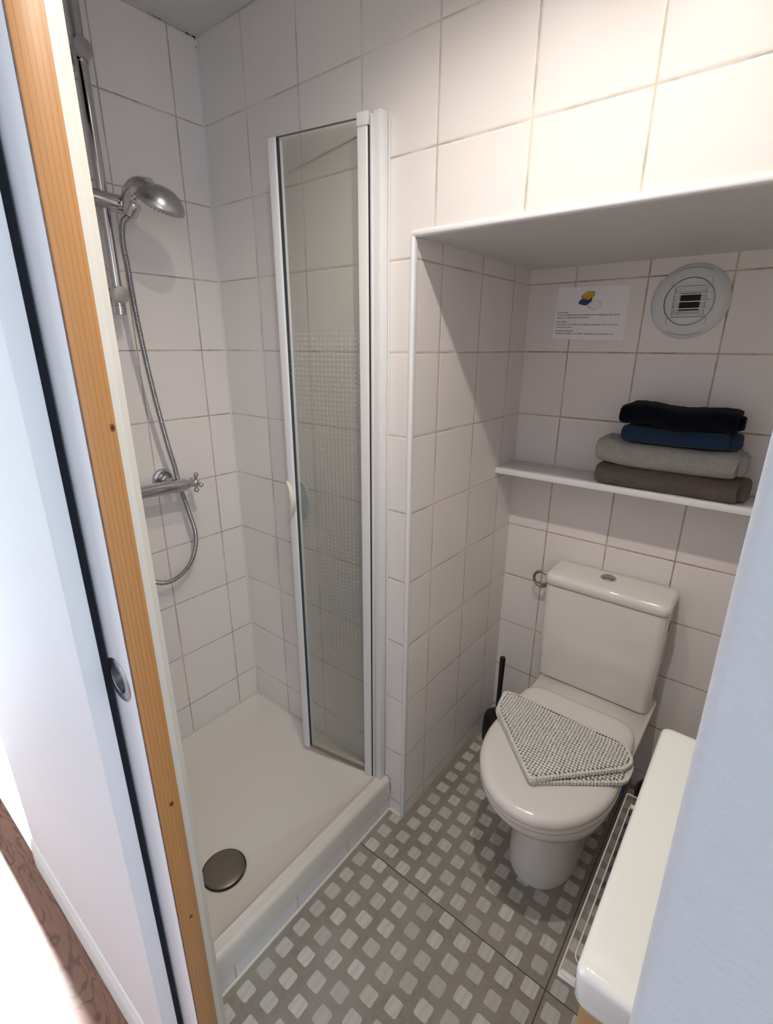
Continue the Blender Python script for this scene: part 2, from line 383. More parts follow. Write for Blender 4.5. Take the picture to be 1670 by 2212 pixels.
def catmull(pts, k=8):
    pts = [Vector(p) for p in pts]; P = [pts[0] * 2 - pts[1]] + pts + [pts[-1] * 2 - pts[-2]]; out = []
    for i in range(1, len(P) - 2):
        for j in range(k):
            t = j / k
            out.append(0.5 * ((2 * P[i]) + (-P[i - 1] + P[i + 1]) * t + (2 * P[i - 1] - 5 * P[i] + 4 * P[i + 1] - P[i + 2]) * t * t + (-P[i - 1] + 3 * P[i] - 3 * P[i + 1] + P[i + 2]) * t ** 3))
    out.append(pts[-1]); return out
def prism(bm, poly, y0, y1):
    """polygon in x,z extruded in y"""
    return loft(bm, [[(x, y0, z) for x, z in poly], [(x, y1, z) for x, z in poly]])

# ------------------------------------------------------------------ the setting
XN, YD, ZS, ZC = 0.7384, 0.6328, 1.690, 2.25
XR = 1.78
struct('floor', box(0.60, XR, -0.80, YD + .05, -0.05, 0.0), M_FLOOR, smooth=False)
struct('floor_hall', box(-0.9, 2.7, -2.9, -0.80, -0.06, 0.012), M_LAM, smooth=False)
struct('ceiling', box(-0.12, XR + .1, -0.80, 0.0, ZC, ZC + .06), M_CEIL, smooth=False)
struct('wall_left', box(-0.10, 0.0, -0.722, 0.0, 0.0, ZC), M_A, smooth=False)
b = box(-0.10, XN - .008, 0.0, 0.75, 0.0, ZC); bx(b, XN - .008, XR + .1, 0.0, 0.75, ZS + .006, ZC)
struct('wall_back', b, M_B, smooth=False)
struct('wall_niche_side', box(XN - .008, XN, 0.0015, YD, 0.0, ZS + .004), M_L, smooth=False)
struct('wall_niche_back', box(XN - .005, XR + .1, YD, YD + .08, 0.0, ZS + .004), M_K, smooth=False)
struct('ceiling_niche', box(XN, XR, 0.002, YD, ZS, ZS + .006), M_SOFF, smooth=False)
struct('wall_right', box(XR, XR + .1, -0.68, YD, 0.0, ZC), M_L, smooth=False)
# white edge profiles round the niche opening
struct('trim_1', box(XN - .0095, XN + .0025, -0.0045, 0.010, 0.0, ZS + .004, bev=0.0035, seg=3), M_PVC)
struct('trim_2', box(XN - .0095, XR, -0.0050, 0.014, ZS - .002, ZS + .012, bev=0.0055, seg=4), M_PVC)
# inner partition on the shower side with its cream painted end
b = box(-0.10, 0.755, -0.722, -0.6805, 0.0, ZC)
struct('wall_front_left', b, M_PAINT, smooth=False)
def trim_end():
    prof = [(0.755, -0.722), (0.7735, -0.722), (0.7735, -0.6925), (0.7640, -0.6800), (0.755, -0.6800)]
    return loft(bmesh.new(), [[(x, y, 0.0) for x, y in prof], [(x, y, 2.05) for x, y in prof]])
struct('trim_3', trim_end(), M_TRIMC, smooth=False)
# outer partition of the sliding door pocket
struct('wall_hall_left', box(0.012, 0.770, -0.800, -0.7745, 0.0, 2.4, bev=0.0012), M_PAINT)
struct('gap_shade_strip', box(0.740, 0.7665, -0.7745, -0.7650, 0.0, 2.05), M_GAPSH, smooth=False)  # dark strip added for the shade line in the gap beside the door
# right hand partition, its edge leaning a touch
def lean():
    bm = bmesh.new(); rings = []
    for i in range(25):
        z = 2.4 * i / 24
        x = 1.4420 + 0.0135 * max(0, min(0.45, 1.42 - z)) + 0.0004 * math.sin(z * 9)
        rr = 0.0045
        pts = [(2.7, -0.80)]
        for k in range(5): 
            a = PI / 2 * k / 4
            pts.append((x + rr - rr * math.sin(a), -0.80 + rr - rr * math.cos(a)))
        pts += [(x + 0.0006, -0.687)]
        for k in range(1, 4):
            a = PI / 2 * k / 3; pts.append((x + 0.0006 + rr - rr * math.cos(a), -0.687 + rr * math.sin(a)))
        pts += [(2.7, -0.6825)]
        rings.append([(px, py, z) for px, py in pts])
    return loft(bm, rings)
struct('wall_front_right', lean(), M_PAINTSH, angle=60)
struct('wall_front_top', box(0.10, 1.442, -0.800, -0.6805, 2.05, 2.4), M_PAINT, smooth=False)
# hall behind the photographer
b = box(2.7, 2.8, -2.9, -2.55, 0.0, 2.4); bx(b, 2.7, 2.8, -0.95, -0.80, 0.0, 2.4); bx(b, 2.7, 2.8, -2.55, -0.95, 0.0, 0.8); bx(b, 2.7, 2.8, -2.55, -0.95, 2.1, 2.4)
struct('wall_hall_right', b, M_PAINT, smooth=False)
w2 = thing('window_2', None, None); w2['kind'] = 'structure'
b = bmesh.new()
for y in (-2.55, -1.78, -1.0): bx(b, 2.73, 2.78, y, y + .05, 0.8, 2.1, bev=.004)
for z in (0.8, 2.05): bx(b, 2.73, 2.78, -2.55, -0.95, z, z + .05, bev=.004)
part('window_frame', b, M_LACQ, w2)
part('window_pane', box(2.752, 2.758, -2.5, -1.0, 0.85, 2.05), M_WGLASS, w2, smooth=False)
struct('wall_hall_back', box(-0.9, 2.7, -3.0, -2.9, 0.0, 2.4), M_PAINT, smooth=False)
struct('ceiling_hall', box(-0.9, 2.8, -3.0, -0.72, 2.4, 2.46), M_CEIL, smooth=False)
b = box(-0.60, -0.50, -2.9, -2.55, 0.0, 2.4); bx(b, -0.60, -0.50, -2.55, -0.70, 2.2, 2.4); bx(b, -0.60, -0.50, -0.82, 0.1, 0, 2.4)
struct('wall_hall_left_end', b, M_PAINT, smooth=False)
wn = thing('window_1', None, None); wn['kind'] = 'structure'
b = bmesh.new()
for y in (-2.55, -1.70, -0.86): bx(b, -0.58, -0.53, y, y + .05, 0.0, 2.2, bev=.004)
for z in (0.0, 2.14): bx(b, -0.58, -0.53, -2.55, -0.82, z, z + .06, bev=.004)
part('window_frame', b, M_LACQ, wn)
part('window_pane', box(-0.558, -0.552, -2.5, -0.87, 0.06, 2.14), M_WGLASS, wn, smooth=False)
# skirting board of the hall
def skirt():
    prof = [(-0.8000, 0.0), (-0.8080, 0.0), (-0.8080, 0.085), (-0.8070, 0.096), (-0.8040, 0.105), (-0.8030, 0.115), (-0.8000, 0.120)]
    return loft(bmesh.new(), [[(0.002, y, z) for y, z in prof], [(0.775, y, z) for y, z in prof]])
struct('baseboard_hall', skirt(), M_TRIMC, angle=25)
# tiled step under the shower tray and the silicone joints
struct('trim_5', box(0.60, 0.6825, -0.6800, 0.0, 0.0, 0.058), M_S, smooth=False)
b = bmesh.new()
tube(b, [(0.6835, -0.68, 0.0005), (0.6835, -0.002, 0.0005)], 0.0042, 8)
tube(b, [(0.6835, -0.002, 0.0005), (0.730, -0.002, 0.0005)], 0.0048, 8)
struct('trim_6', b, M_SILI)
b = bmesh.new()
tube(b, [(0.001, -0.001, 0.13), (0.001, -0.001, 2.25)], 0.0030, 6)
struct('trim_7', b, simple('white_corner_joint', (0.74, 0.73, 0.72), 0.6))
# mould flecks along the ceiling joint
b = bmesh.new()
for i in range(26):
    t = random.random() ** 2.2
    if random.random() < 0.6: c = (0.0008, -0.004 - 0.03 * t, ZC - 0.001 - 0.002 * random.random())
    else: c = (0.0012, -0.001 - .002 * random.random(), ZC - 0.002 - 0.028 * t)
    ball(b, c, 0.0013 + 0.0017 * random.random(), (0.4, 1.2, 0.8), 6)
for i in range(10): ball(b, (0.0008, -0.10 - 0.02 * random.random(), ZC - 0.0015), 0.0012, (0.4, 1.4, 0.8), 6)
struct('trim_8', b, M_MOLD)
b = bmesh.new()
for i in range(22):
    t = i / 21
    ang = t * PI / 2
    if t < .55: c = (0.664 + 0.020 * math.sin(ang / .55 * .5 * 2), -0.0012, 0.1335 - 0.006 * (t / .55) ** 2)
    else: c = (0.6865, -0.0012, 0.128 - 0.075 * (t - .55) / .45)
    if random.random() < .8: ball(b, c, 0.0011 + 0.0008 * random.random(), (1, .4, 1.2), 6)
for i in range(8): ball(b, (0.0025, -0.002, 0.134 + 0.0045 * i), 0.0012 * random.random() + .0006, (1, 1, 1.6), 6)
struct('trim_9', b, M_RUST)

# ------------------------------------------------------------------ sliding door
door = thing('sliding_door', 'white sliding door with bare pine edge, half drawn out of its wall pocket at the left', 'door', (0.834, -0.7445, 0.006))
part('door_panel', box(0.15, 0.8325, -0.762, -0.727, 0.006, 2.04, bev=0.0008), M_PAINT, door)
ed = part('edge_strip', box(0.8325, 0.8345, -0.7612, -0.7278, 0.006, 2.04, bev=0.0005), M_PINE, door)
ed['label'] = 'unpainted orange pine edge with knots'
part('worn_edge', box(0.8320, 0.8347, -0.7624, -0.7612, 0.006, 2.04), simple('worn_brown_edge', (0.17, 0.10, 0.07), 0.8, var=0.6, vscale=90), ed, smooth=False)
for (yy, zz, r, sy) in ((-0.7325, 1.372, 0.0030, 1.0), (-0.741, 0.800, 0.0030, 1.3), (-0.742, 0.55, 0.0022, 1.3)):
    kb = bmesh.new(); ball(kb, (0.8345, yy, zz), r, (0.12, sy, 1.7), 16)
    part('wood_knot', kb, M_KNOT, ed)
    kb = bmesh.new(); ball(kb, (0.8348, yy, zz), r * .55, (0.12, sy, 1.5), 12); part('knot_core', kb, M_MOLD, ed)
pull = bmesh.new()
lathe(pull, (0.7872, -0.7622, 1.016), (0, -1, 0), [(0.0190, -0.012), (0.0195, 0.0005), (0.0205, 0.0014), (0.0318, 0.0014), (0.0335, 0.0005), (0.0335, -0.0006), (0.0320, -.0010)], 48, cap=False)
lathe(pull, (0.7872, -0.7622, 1.016), (0, -1, 0), [(0.0001, -0.0118), (0.0190, -0.012)], 48, cap=False)
fp = part('flush_pull', pull, M_STEEL, door); fp['label'] = 'round recessed steel pull'
# cut the pocket of the pull out of the door face
cut = bmesh.new(); lathe(cut, (0.7872, -0.762, 1.016), (0, -1, 0), [(0.0196, -0.0125), (0.0196, 0.01)], 32)
cutter = mesh_obj('cutter', cut, M_DARK)
dp = [c for c in door.children if c.name.startswith('door_panel')][0]
bpy.context.view_layer.update()
md = dp.modifiers.new('b', 'BOOLEAN'); md.object = cutter; md.operation = 'DIFFERENCE'; md.solver = 'EXACT'
dg = bpy.context.evaluated_depsgraph_get()
nm = bpy.data.meshes.new_from_object(dp.evaluated_get(dg)); dp.modifiers.clear(); dp.data = nm
for pl in nm.polygons: pl.use_smooth = False
bpy.data.objects.remove(cutter)

# ------------------------------------------------------------------ shower tray
def rrect(x0, x1, y0, y1, r, z, n=6):
    out = []
    for cx, cy, a0 in ((x1 - r, y1 - r, 0), (x0 + r, y1 - r, 90), (x0 + r, y0 + r, 180), (x1 - r, y0 + r, 270)):
        for k in range(n + 1):
            a = math.radians(a0 + 90 * k / n); out.append(Vector((cx + r * math.cos(a), cy + r * math.sin(a), z)))
    return out
tray = thing('shower_tray', 'cream white ceramic shower tray set on a tiled step, left of the patterned floor', 'shower tray', (0.34, -0.34, 0.06))
X0, X1, Y0, Y1 = 0.0005, 0.6865, -0.6795, -0.0005
DC = Vector((0.484, -0.494, 0.0))
def rr2(*a):
    r = rrect(*a); out = []
    for i, q in enumerate(r):
        nx = r[(i + 1) % len(r)]; m_ = 14 if (i % 7) == 6 else 1
        for k in range(m_): out.append(q.lerp(nx, k / m_))
    return out
def tray_bm():
    bm = bmesh.new(); rings = []
    rings.append(rr2(X0, X1, Y0, Y1, 0.006, 0.058))
    rings.append(rr2(X0, X1, Y0, Y1, 0.006, 0.118))
    rings.append(rr2(X0, X1 - .0015, Y0, Y1, 0.006, 0.126))
    rings.append(rr2(X0, X1 - .006, Y0, Y1, 0.006, 0.1315))
    rings.append(rr2(X0 + .006, X1 - .013, Y0 + .006, Y1 - .006, 0.010, 0.1335))
    rings.append(rr2(X0 + .012, X1 - .033, Y0 + .012, Y1 - .012, 0.014, 0.1335))
    rings.append(rr2(X0 + .016, X1 - .0355, Y0 + .016, Y1 - .016, 0.016, 0.1350))
    rings.append(rr2(X0 + .020, X1 - .0385, Y0 + .020, Y1 - .020, 0.018, 0.1335))
    rings.append(rr2(X0 + .025, X1 - .0440, Y0 + .025, Y1 - .025, 0.022, 0.1270))
    rings.append(rr2(X0 + .046, X1 - .0500, Y0 + .040, Y1 - .046, 0.026, 0.1130))
    rings.append(rr2(X0 + .060, X1 - .0560, Y0 + .050, Y1 - .060, 0.030, 0.1055))
    base = rings[-1]
    def fl(p, t):
        q = p.lerp(Vector((DC.x, DC.y, 0)), t); q.z = 0.1045 * (1 - t) + 0.079 * t + 0.001 * (1 - t); return q
    last = rings[-1]
    for t in (0.12, 0.3, 0.5, 0.68, 0.8):
        rg = []
        for p in last:
            d = (p - DC); d.z = 0; d.normalize(); cp = DC + d * 0.060
            q = p.lerp(cp, t / 0.85)
            q.z = 0.1040 - (0.1040 - 0.079) * (t / 0.85); rg.append(q)
        rings.append(rg)
    # finish on a circle under the cover
    rg = []
    for p in last:
        d = (p - DC); d.z = 0; d.normalize(); rg.append(DC + d * 0.060 + Vector((0, 0, 0.0790)))
    rings.append(rg)
    rg2 = [DC + (p - DC).normalized() * 0.001 for p in last]
    rings.append([Vector((DC.x + (p.x - DC.x) * .8, DC.y + (p.y - DC.y) * .8, 0.066)) for p in rg])
    return loft(bm, rings, cap1=True)
part('tray_basin', tray_bm(), M_TRAY, tray, angle=50)
b = bmesh.new(); lathe(b, (DC.x, DC.y, 0.0745), (0, 0, 1), [(0.046, 0.0), (0.053, 0.004), (0.0560, 0.0075), (0.0555, 0.0095), (0.054, 0.0105), (0.03, 0.0125), (0.001, 0.0130)], 56)
dc = part('drain_cover', b, M_DRAIN, tray); dc['label'] = 'round dark metal drain cover'
b = bmesh.new(); lathe(b, (DC.x, DC.y, 0.0745), (0, 0, 1), [(0.0565, 0.002), (0.0575, 0.005), (0.0600, 0.0055), (0.0600, 0.003)], 56, cap=False)
part('drain_ring', b, M_DARK, tray)
bpy.context.view_layer.update()

# ------------------------------------------------------------------ shower screen
scr = thing('shower_screen', 'folded glass shower screen in white profiles on the tiled wall', 'shower screen', (0.655, 0.0, 0.135))
dirp = Vector((0.24, 0.045, 0)).normalized(); nrm = Vector((dirp.y, -dirp.x, 0))  # nrm points to the room (-y)
def on(s, n, z): return Vector((0.360, -0.072, 0)) + dirp * s + nrm * n + Vector((0, 0, z))
def obox(bm, s0, s1, n0, n1, z0, z1, bev=0.0, seg=2):
    t = bmesh.new(); bx(t, s0, s1, -n1, -n0, z0, z1, bev=bev, seg=seg)
    for v in t.verts: v.co = on(v.co.x, -v.co.y, v.co.z)
    me = bpy.data.meshes.new('t'); t.to_mesh(me); t.free(); bm.from_mesh(me); bpy.data.meshes.remove(me); return bm
ZB, ZT = 0.132, 1.928
def pane(name, s0, s1, n, z0, z1):
    bm = bmesh.new(); bx(bm, 0, s1 - s0, -0.0022, 0.0022, 0, z1 - z0)
    o = mesh_obj(name, bm, M_GLASS, scr, smooth=False)
    o.location = on(s0, n, z0) - scr.location
    o.rotation_euler = (0, 0, math.atan2(dirp.y, dirp.x)); return o
g1 = pane('glass_panel', 0.010, 0.255, 0.0, ZB + .004, ZT - .002); g1['label'] = 'front pane with printed dots'
g2 = pane('glass_panel', 0.022, 0.270, -0.020, ZB + .004, ZT - .002); g2['label'] = 'rear pane with printed dots'
part('edge_profile', obox(bmesh.new(), -0.0030, 0.0235, -0.007, 0.008, ZB - .006, ZT, bev=0.0055, seg=3), M_LACQ, scr)
part('edge_seal', obox(bmesh.new(), 0.0235, 0.0262, -0.004, 0.004, ZB + .001, ZT - .003), M_SEAL, scr, smooth=False)
part('rear_edge_profile', obox(bmesh.new(), 0.0265, 0.0295, -0.012, -0.004, ZB - .002, ZT - .004, bev=0.001), M_LACQ, scr)
part('bottom_seal', obox(bmesh.new(), 0.024, 0.262, -0.003, 0.003, ZB - .004, ZB + .006), simple('stained_clear_seal', (0.27, 0.20, 0.15), 0.5, var=0.4, vscale=60), scr, smooth=False)
part('glass_rim', obox(bmesh.new(), 0.024, 0.250, -0.0026, 0.0026, ZT - .0022, ZT - .0006), simple('glass_edge_green', (0.13, 0.14, 0.125), 0.3), g1 and scr, smooth=False)
part('hinge_profile', obox(bmesh.new(), 0.2465, 0.2740, -0.010, 0.010, ZB - .014, ZT - .020, bev=0.004, seg=3), M_LACQ, scr)
part('hinge_cap', obox(bmesh.new(), 0.2460, 0.2765, -0.011, 0.0108, ZT - .020, ZT + .006, bev=0.003), M_LACQ, scr)
part('hinge_cap', obox(bmesh.new(), 0.2475, 0.2880, -0.010, 0.0100, ZB - .022, ZB - .014, bev=0.003), M_LACQ, scr)
part('pivot_gap', obox(bmesh.new(), 0.2740, 0.2760, -0.006, 0.0075, ZB - .01, ZT - .02), M_DARK, scr, smooth=False)
b = bmesh.new(); tube(b, [on(0.2845, 0.002, ZB - .010), on(0.2845, 0.002, ZT - .004)], 0.0085, 20)
part('pivot_rod', b, M_LACQ, scr)
part('rear_profile', box(0.6415, 0.6455, -0.034, -0.004, 0.136, 1.925, bev=0.0008), M_LACQ, scr)
part('wall_profile', box(0.6465, 0.6665, -0.030, 0.0, 0.134, 1.930, bev=0.0020, seg=2), M_LACQ, scr)
b = bmesh.new(); tube(b, [(0.6688, -0.0022, 0.135), (0.6688, -0.0022, 1.928)], 0.0021, 8)
part('silicone_bead', b, M_PVC, scr)
def moon(n0, n1, out):
    """curved grip seen as a half moon"""
    bm = bmesh.new(); rings = []
    N = 25
    for i in range(N):
        t = i / (N - 1); a = PI * t
        z = 1.022 + 0.064 * math.cos(a)
        w = 0.002 + 0.032 * math.sin(a) ** 0.9 * out
        rings.append([on(0.004, n0, z), on(0.004 + w, n0, z), on(0.004 + w, n1, z), on(0.004, n1, z)])
    return loft(bm, rings)
def bow():
    bm = bmesh.new(); rings = []
    N = 29
    for i in range(N):
        t = i / (N - 1)
        z = 1.090 - 0.126 * t
        s = -0.004 + 0.0285 * math.sin(PI * min(1, t * 1.04)) ** 0.85
        n = 0.009 + 0.016 * math.sin(PI * t)
        th = 0.0016 + 0.0022 * math.sin(PI * t)
        rings.append([on(s - th, n - .012, z), on(s + th, n - .012, z), on(s + th, n + .002, z), on(s - th, n + .002, z)])
    return loft(bm, rings)
part('handle', bow(), simple('yellowed_white_plastic', (0.78, 0.76, 0.66), 0.4), scr, angle=60)
hb = part('rear_handle', moon(-0.034, -0.026, 1.25), M_FROST, scr, angle=60); hb['label'] = 'pale rear grip behind the glass'

# ------------------------------------------------------------------ shower fittings
BX, BY = 0.058, -0.342
rail = thing('shower_rail', 'chrome riser rail standing off the shower wall', 'shower rail', (BX, BY, 1.535))
b = bmesh.new(); tube(b, [(BX, BY, 1.536), (BX, BY, 2.215)], 0.0132, 24); part('rail_bar', b, M_CHROME, rail)
for z in (2.082, 1.583):
    b = bmesh.new()
    lathe(b, (0.0, BY, z), (1, 0, 0), [(0.021, 0.0), (0.021, 0.006), (0.013, 0.010), (0.012, 0.040), (0.018, 0.048), (0.0205, 0.076), (0.0195, 0.080), (0.001, 0.0815)], 32)
    part('wall_bracket', b, M_CHROMEM, rail)
    b = bmesh.new(); lathe(b, (BX, BY, z - .022), (0, 0, 1), [(0.0155, 0), (0.0155, 0.044)], 28); part('bracket_collar', b, M_CHROME, rail)
b = bmesh.new(); lathe(b, (BX, BY, 1.5355), (0, 0, 1), [(0.0135, 0.0), (0.0152, 0.001), (0.0152, 0.022), (0.0140, 0.023)], 28); part('end_cap', b, M_CHROME, rail)
b = bmesh.new(); lathe(b, (BX, BY, 2.205), (0, 0, 1), [(0.0152, 0.0), (0.0152, 0.022), (0.013, .023)], 28); part('end_cap', b, M_CHROME, rail)
b = bmesh.new(); lathe(b, (BX + .006, -0.425, 1.7975), (0, 1, -0.06), [(0.012, 0), (0.0195, 0.004), (0.0205, 0.02), (0.0195, 0.055), (0.0195, 0.100), (0.0202, 0.102), (0.0205, 0.128), (0.0190, 0.142), (0.0160, 0.146)], 32)
sl = part('slider', b, M_CHROME, rail)
HD = Vector((0.42, 0.18, 0.62)).normalized()
b = bmesh.new(); lathe(b, (0.078, -0.293, 1.765), HD, [(0.0125, 0), (0.0165, 0.003), (0.0180, 0.028), (0.0165, 0.034), (0.0125, 0.033)], 32)
part('handset_holder', b, M_CHROME, sl)

hs = thing('hand_shower', 'chrome hand shower head hooked in the rail slider', 'hand shower', (0.09, -0.29, 1.77))
hc = Vector((0.168, -0.256, 1.789)); fn = Vector((-0.50, -0.10, -0.85)).normalized()
pts = catmull([(0.080, -0.296, 1.768), (0.088, -0.296, 1.790), (0.101, -0.294, 1.811), (0.126, -0.286, 1.823), (0.152, -0.272, 1.817)], 6)
n = len(pts)
b = bmesh.new(); tube(b, pts, [0.0125 + 0.0035 * math.sin(PI * i / (n - 1)) + 0.010 * (i / (n - 1)) ** 2 for i in range(n)], 24)
part('handset_neck', b, M_CHROME, hs)
b = bmesh.new(); lathe(b, hc, fn, [(0.001, -0.034), (0.012, -0.0335), (0.026, -0.030), (0.039, -0.0225), (0.049, -0.012), (0.0545, -0.002), (0.0560, 0.004), (0.0545, 0.009), (0.048, 0.0095)], 48)
part('shower_head', b, M_CHROMEM, hs)
b = bmesh.new(); lathe(b, hc, fn, [(0.048, 0.008), (0.0475, 0.0105), (0.001, 0.0115)], 48)
u, v = frame(fn)
for ring, cnt in ((0.043, 30), (0.033, 22), (0.022, 14), (0.011, 7)):
    for k in range(cnt):
        a = 2 * PI * k / cnt
        lathe(b, hc + fn * 0.010 + (u * math.cos(a) + v * math.sin(a)) * ring, fn, [(0.0016, 0), (0.0010, 0.0035)], 6)
fc = part('spray_face', b, simple('spray_face_rubber', (0.09, 0.09, 0.095), 0.5), hs)

hp = [(0.080, -0.297, 1.764), (0.079, -0.313, 1.745), (0.080, -0.320, 1.700), (0.080, -0.317, 1.649), (0.080, -0.315, 1.575), (0.077, -0.309, 1.492),
      (0.068, -0.292, 1.350), (0.058, -0.266, 1.188), (0.046, -0.248, 1.120), (0.034, -0.238, 1.083), (0.030, -0.226, 1.029), (0.040, -0.218, 0.964), (0.042, -0.207, 0.900),
      (0.042, -0.210, 0.852), (0.042, -0.230, 0.803), (0.042, -0.264, 0.771), (0.042, -0.310, 0.757), (0.042, -0.358, 0.774), (0.046, -0.405, 0.830), (0.058, -0.430, 0.930), (0.066, -0.432, 1.035)]
hp = catmull(hp, 40)
L = [0]
for a, c in zip(hp, hp[1:]): L.append(L[-1] + (c - a).length)
res = []; step = 0.00125; k = 0; s = 0
while s < L[-1]:
    while L[k + 1] < s: k += 1
    res.append(hp[k].lerp(hp[k + 1], (s - L[k]) / max(1e-9, L[k + 1] - L[k]))); s += step
rads = [0.0074 if i % 3 else 0.0060 for i in range(len(res))]
b = bmesh.new(); tube(b, res, rads, 14)
solo('shower_hose', b, simple('hose_steel', (0.42, 0.42, 0.45), 0.22, metal=1.0), 'ribbed metal shower hose looping below the mixer', 'shower hose', angle=80)

mx = thing('shower_mixer', 'chrome bar shower mixer with cross handle on the left shower wall', 'shower mixer', (0.0, -0.33, 1.065))
MXc = 0.070
b = bmesh.new(); lathe(b, (MXc, -0.232, 1.062), (0, -1, 0.035), [(0.0150, 0), (0.0190, 0.002), (0.0195, 0.010), (0.0195, 0.245), (0.0190, 0.253), (0.0150, 0.255)], 36)
part('mixer_body', b, M_CHROME, mx)
for y in (-0.268, -0.418):
    b = bmesh.new(); lathe(b, (0.0, y, 1.076), (1, 0, 0), [(0.031, 0.0), (0.031, 0.005), (0.0285, 0.011), (0.0245, 0.013), (0.0225, 0.010), (0.0155, 0.0095), (0.0145, 0.013), (0.0145, 0.028), (0.0105, 0.030), (0.0105, 0.066)], 36)
    part('wall_rosette', b, M_CHROMEM, mx)
def cross(yc, sgn):
    bm = bmesh.new()
    lathe(bm, (MXc, yc, 1.062), (0, sgn, -0.02), [(0.0115, 0), (0.0135, 0.002), (0.0135, 0.010), (0.0115, 0.016), (0.0120, 0.024)], 28)
    c = Vector((MXc, yc + sgn * 0.031, 1.0615)); ball(bm, c, 0.0125, (1, 0.95, 1), 24)
    for a in (82, 172, 262, 352):
        d = Vector((math.cos(math.radians(a)), 0.10 * sgn, math.sin(math.radians(a))))
        tube(bm, [c, c + d * 0.010, c + d * 0.018, c + d * 0.024], [0.0052, 0.0045, 0.0050, 0.006], 14)
        ball(bm, c + d * 0.0255, 0.0078, seg=16)
    return bm
h1 = part('cross_handle', cross(-0.231, 1), M_CHROME, mx)
part('cross_handle', cross(-0.488, -1), M_CHROME, mx)
b = bmesh.new(); lathe(b, (0.066, -0.432, 1.030), (0, 0, 1), [(0.009, 0.0), (0.009, 0.018)], 24); part('hose_outlet', b, M_CHROME, mx)

# ------------------------------------------------------------------ toilet
toi = thing('toilet', 'white close coupled toilet with closed lid in the tiled niche', 'toilet', (1.14, 0.30, 0.0))
TX = 1.1405
def outline(z, yc, yf, yb, hw, hwb, rc, n=28, pw=2.0):
    """D shaped ring: front half superellipse, straight flanks, rounded rear corners"""
    pts = []
    for k in range(n + 1):
        a = PI * k / n
        cx, sy = math.cos(a), math.sin(a)
        pts.append(Vector((TX + hw * math.copysign(abs(cx) ** (2 / pw), cx), yc - (yc - yf) * abs(sy) ** (2 / pw), z)))
    # now at left side (x = TX-hw, y = yc); go back
    for k in range(1, 6):
        t = k / 6; pts.append(Vector((TX - hw + (hw - hwb) * t * t, yc + (yb - rc - yc) * t, z)))
    for k in range(7):
        a = PI - (PI / 2) * k / 6
        pts.append(Vector((TX - hwb + rc + rc * math.cos(a), yb - rc + rc * math.sin(a), z)))
    for k in range(7):
        a = PI / 2 - (PI / 2) * k / 6
        pts.append(Vector((TX + hwb - rc + rc * math.cos(a), yb - rc + rc * math.sin(a), z)))
    for k in range(5, 0, -1):
        t = k / 6; pts.append(Vector((TX + hw - (hw - hwb) * t * t, yc + (yb - rc - yc) * t, z)))
    return pts
b = bmesh.new()
R = [outline(0.000, 0.20, 0.052, 0.600, 0.098, 0.098, 0.05, pw=2.1), outline(0.012, 0.20, 0.049, 0.602, 0.100, 0.100, 0.05, pw=2.1),
     outline(0.060, 0.20, 0.057, 0.602, 0.096, 0.098, 0.05, pw=2.1), outline(0.150, 0.20, 0.068, 0.604, 0.093, 0.098, 0.05), outline(0.215, 0.20, 0.064, 0.606, 0.098, 0.102, 0.05),
     outline(0.245, 0.19, 0.050, 0.608, 0.108, 0.110, 0.05), outline(0.262, 0.17, 0.020, 0.610, 0.122, 0.118, 0.05), outline(0.278, 0.15, -0.010, 0.612, 0.137, 0.130, 0.05),
     outline(0.300, 0.13, -0.045, 0.615, 0.152, 0.145, 0.05), outline(0.330, 0.12, -0.078, 0.618, 0.164, 0.162, 0.045), outline(0.358, 0.12, -0.096, 0.620, 0.170, 0.174, 0.04), outline(0.374, 0.12, -0.100, 0.620, 0.171, 0.176, 0.04),
     outline(0.379, 0.12, -0.097, 0.618, 0.168, 0.174, 0.04)]
loft(b, R)
part('bowl', b, M_CER, toi, angle=70)
b = bmesh.new()
R = [outline(0.381, 0.12, -0.098, 0.355, 0.168, 0.160, 0.05), outline(0.384, 0.12, -0.106, 0.358, 0.174, 0.163, 0.05), outline(0.392, 0.12, -0.109, 0.360, 0.176, 0.165, 0.05), outline(0.3985, 0.12, -0.106, 0.358, 0.174, 0.163, 0.05), outline(0.400, 0.12, -0.100, 0.355, 0.170, 0.160, 0.05)]
loft(b, R); part('seat', b, M_SEAT, toi, angle=70)
b = bmesh.new()
def lr(z, i): return outline(z, 0.12, -0.114 + i, 0.366 - i, 0.1755 - i, 0.1655 - i, max(0.012, 0.055 - i * .5))
R = [lr(0.4025, 0.009), lr(0.4035, 0.003), lr(0.4075, 0.0005), lr(0.415, 0.0), lr(0.424, 0.0022), lr(0.4305, 0.008), lr(0.4345, 0.018), lr(0.4362, 0.032), lr(0.4372, 0.060), lr(0.4375, 0.10)]
loft(b, R); lid = part('lid', b, M_SEAT, toi, angle=70)
for sx in (-0.075, 0.075):
    b = bmesh.new(); tube(b, [(TX + sx - .02, 0.372, 0.398), (TX + sx + .02, 0.372, 0.398)], 0.010, 16); part('lid_hinge', b, M_SEAT, toi)
CX0, CX1, CY0, CY1 = 0.946, 1.309, 0.482, 0.628
b = bmesh.new()
R = [rrect(CX0 + .012, CX1 - .012, CY0 + .012, CY1, 0.018, 0.3795), rrect(CX0 + .006, CX1 - .006, CY0 + .007, CY1, 0.022, 0.383), rrect(CX0 + .003, CX1 - .003, CY0 + .004, CY1, 0.024, 0.392),
     rrect(CX0 + .001, CX1 - .001, CY0 + .001, CY1, 0.024, 0.56), rrect(CX0, CX1, CY0 - .001, CY1, 0.024, 0.728)]
loft(b, R); part('cistern', b, M_CER, toi, angle=50)
b = bmesh.new()
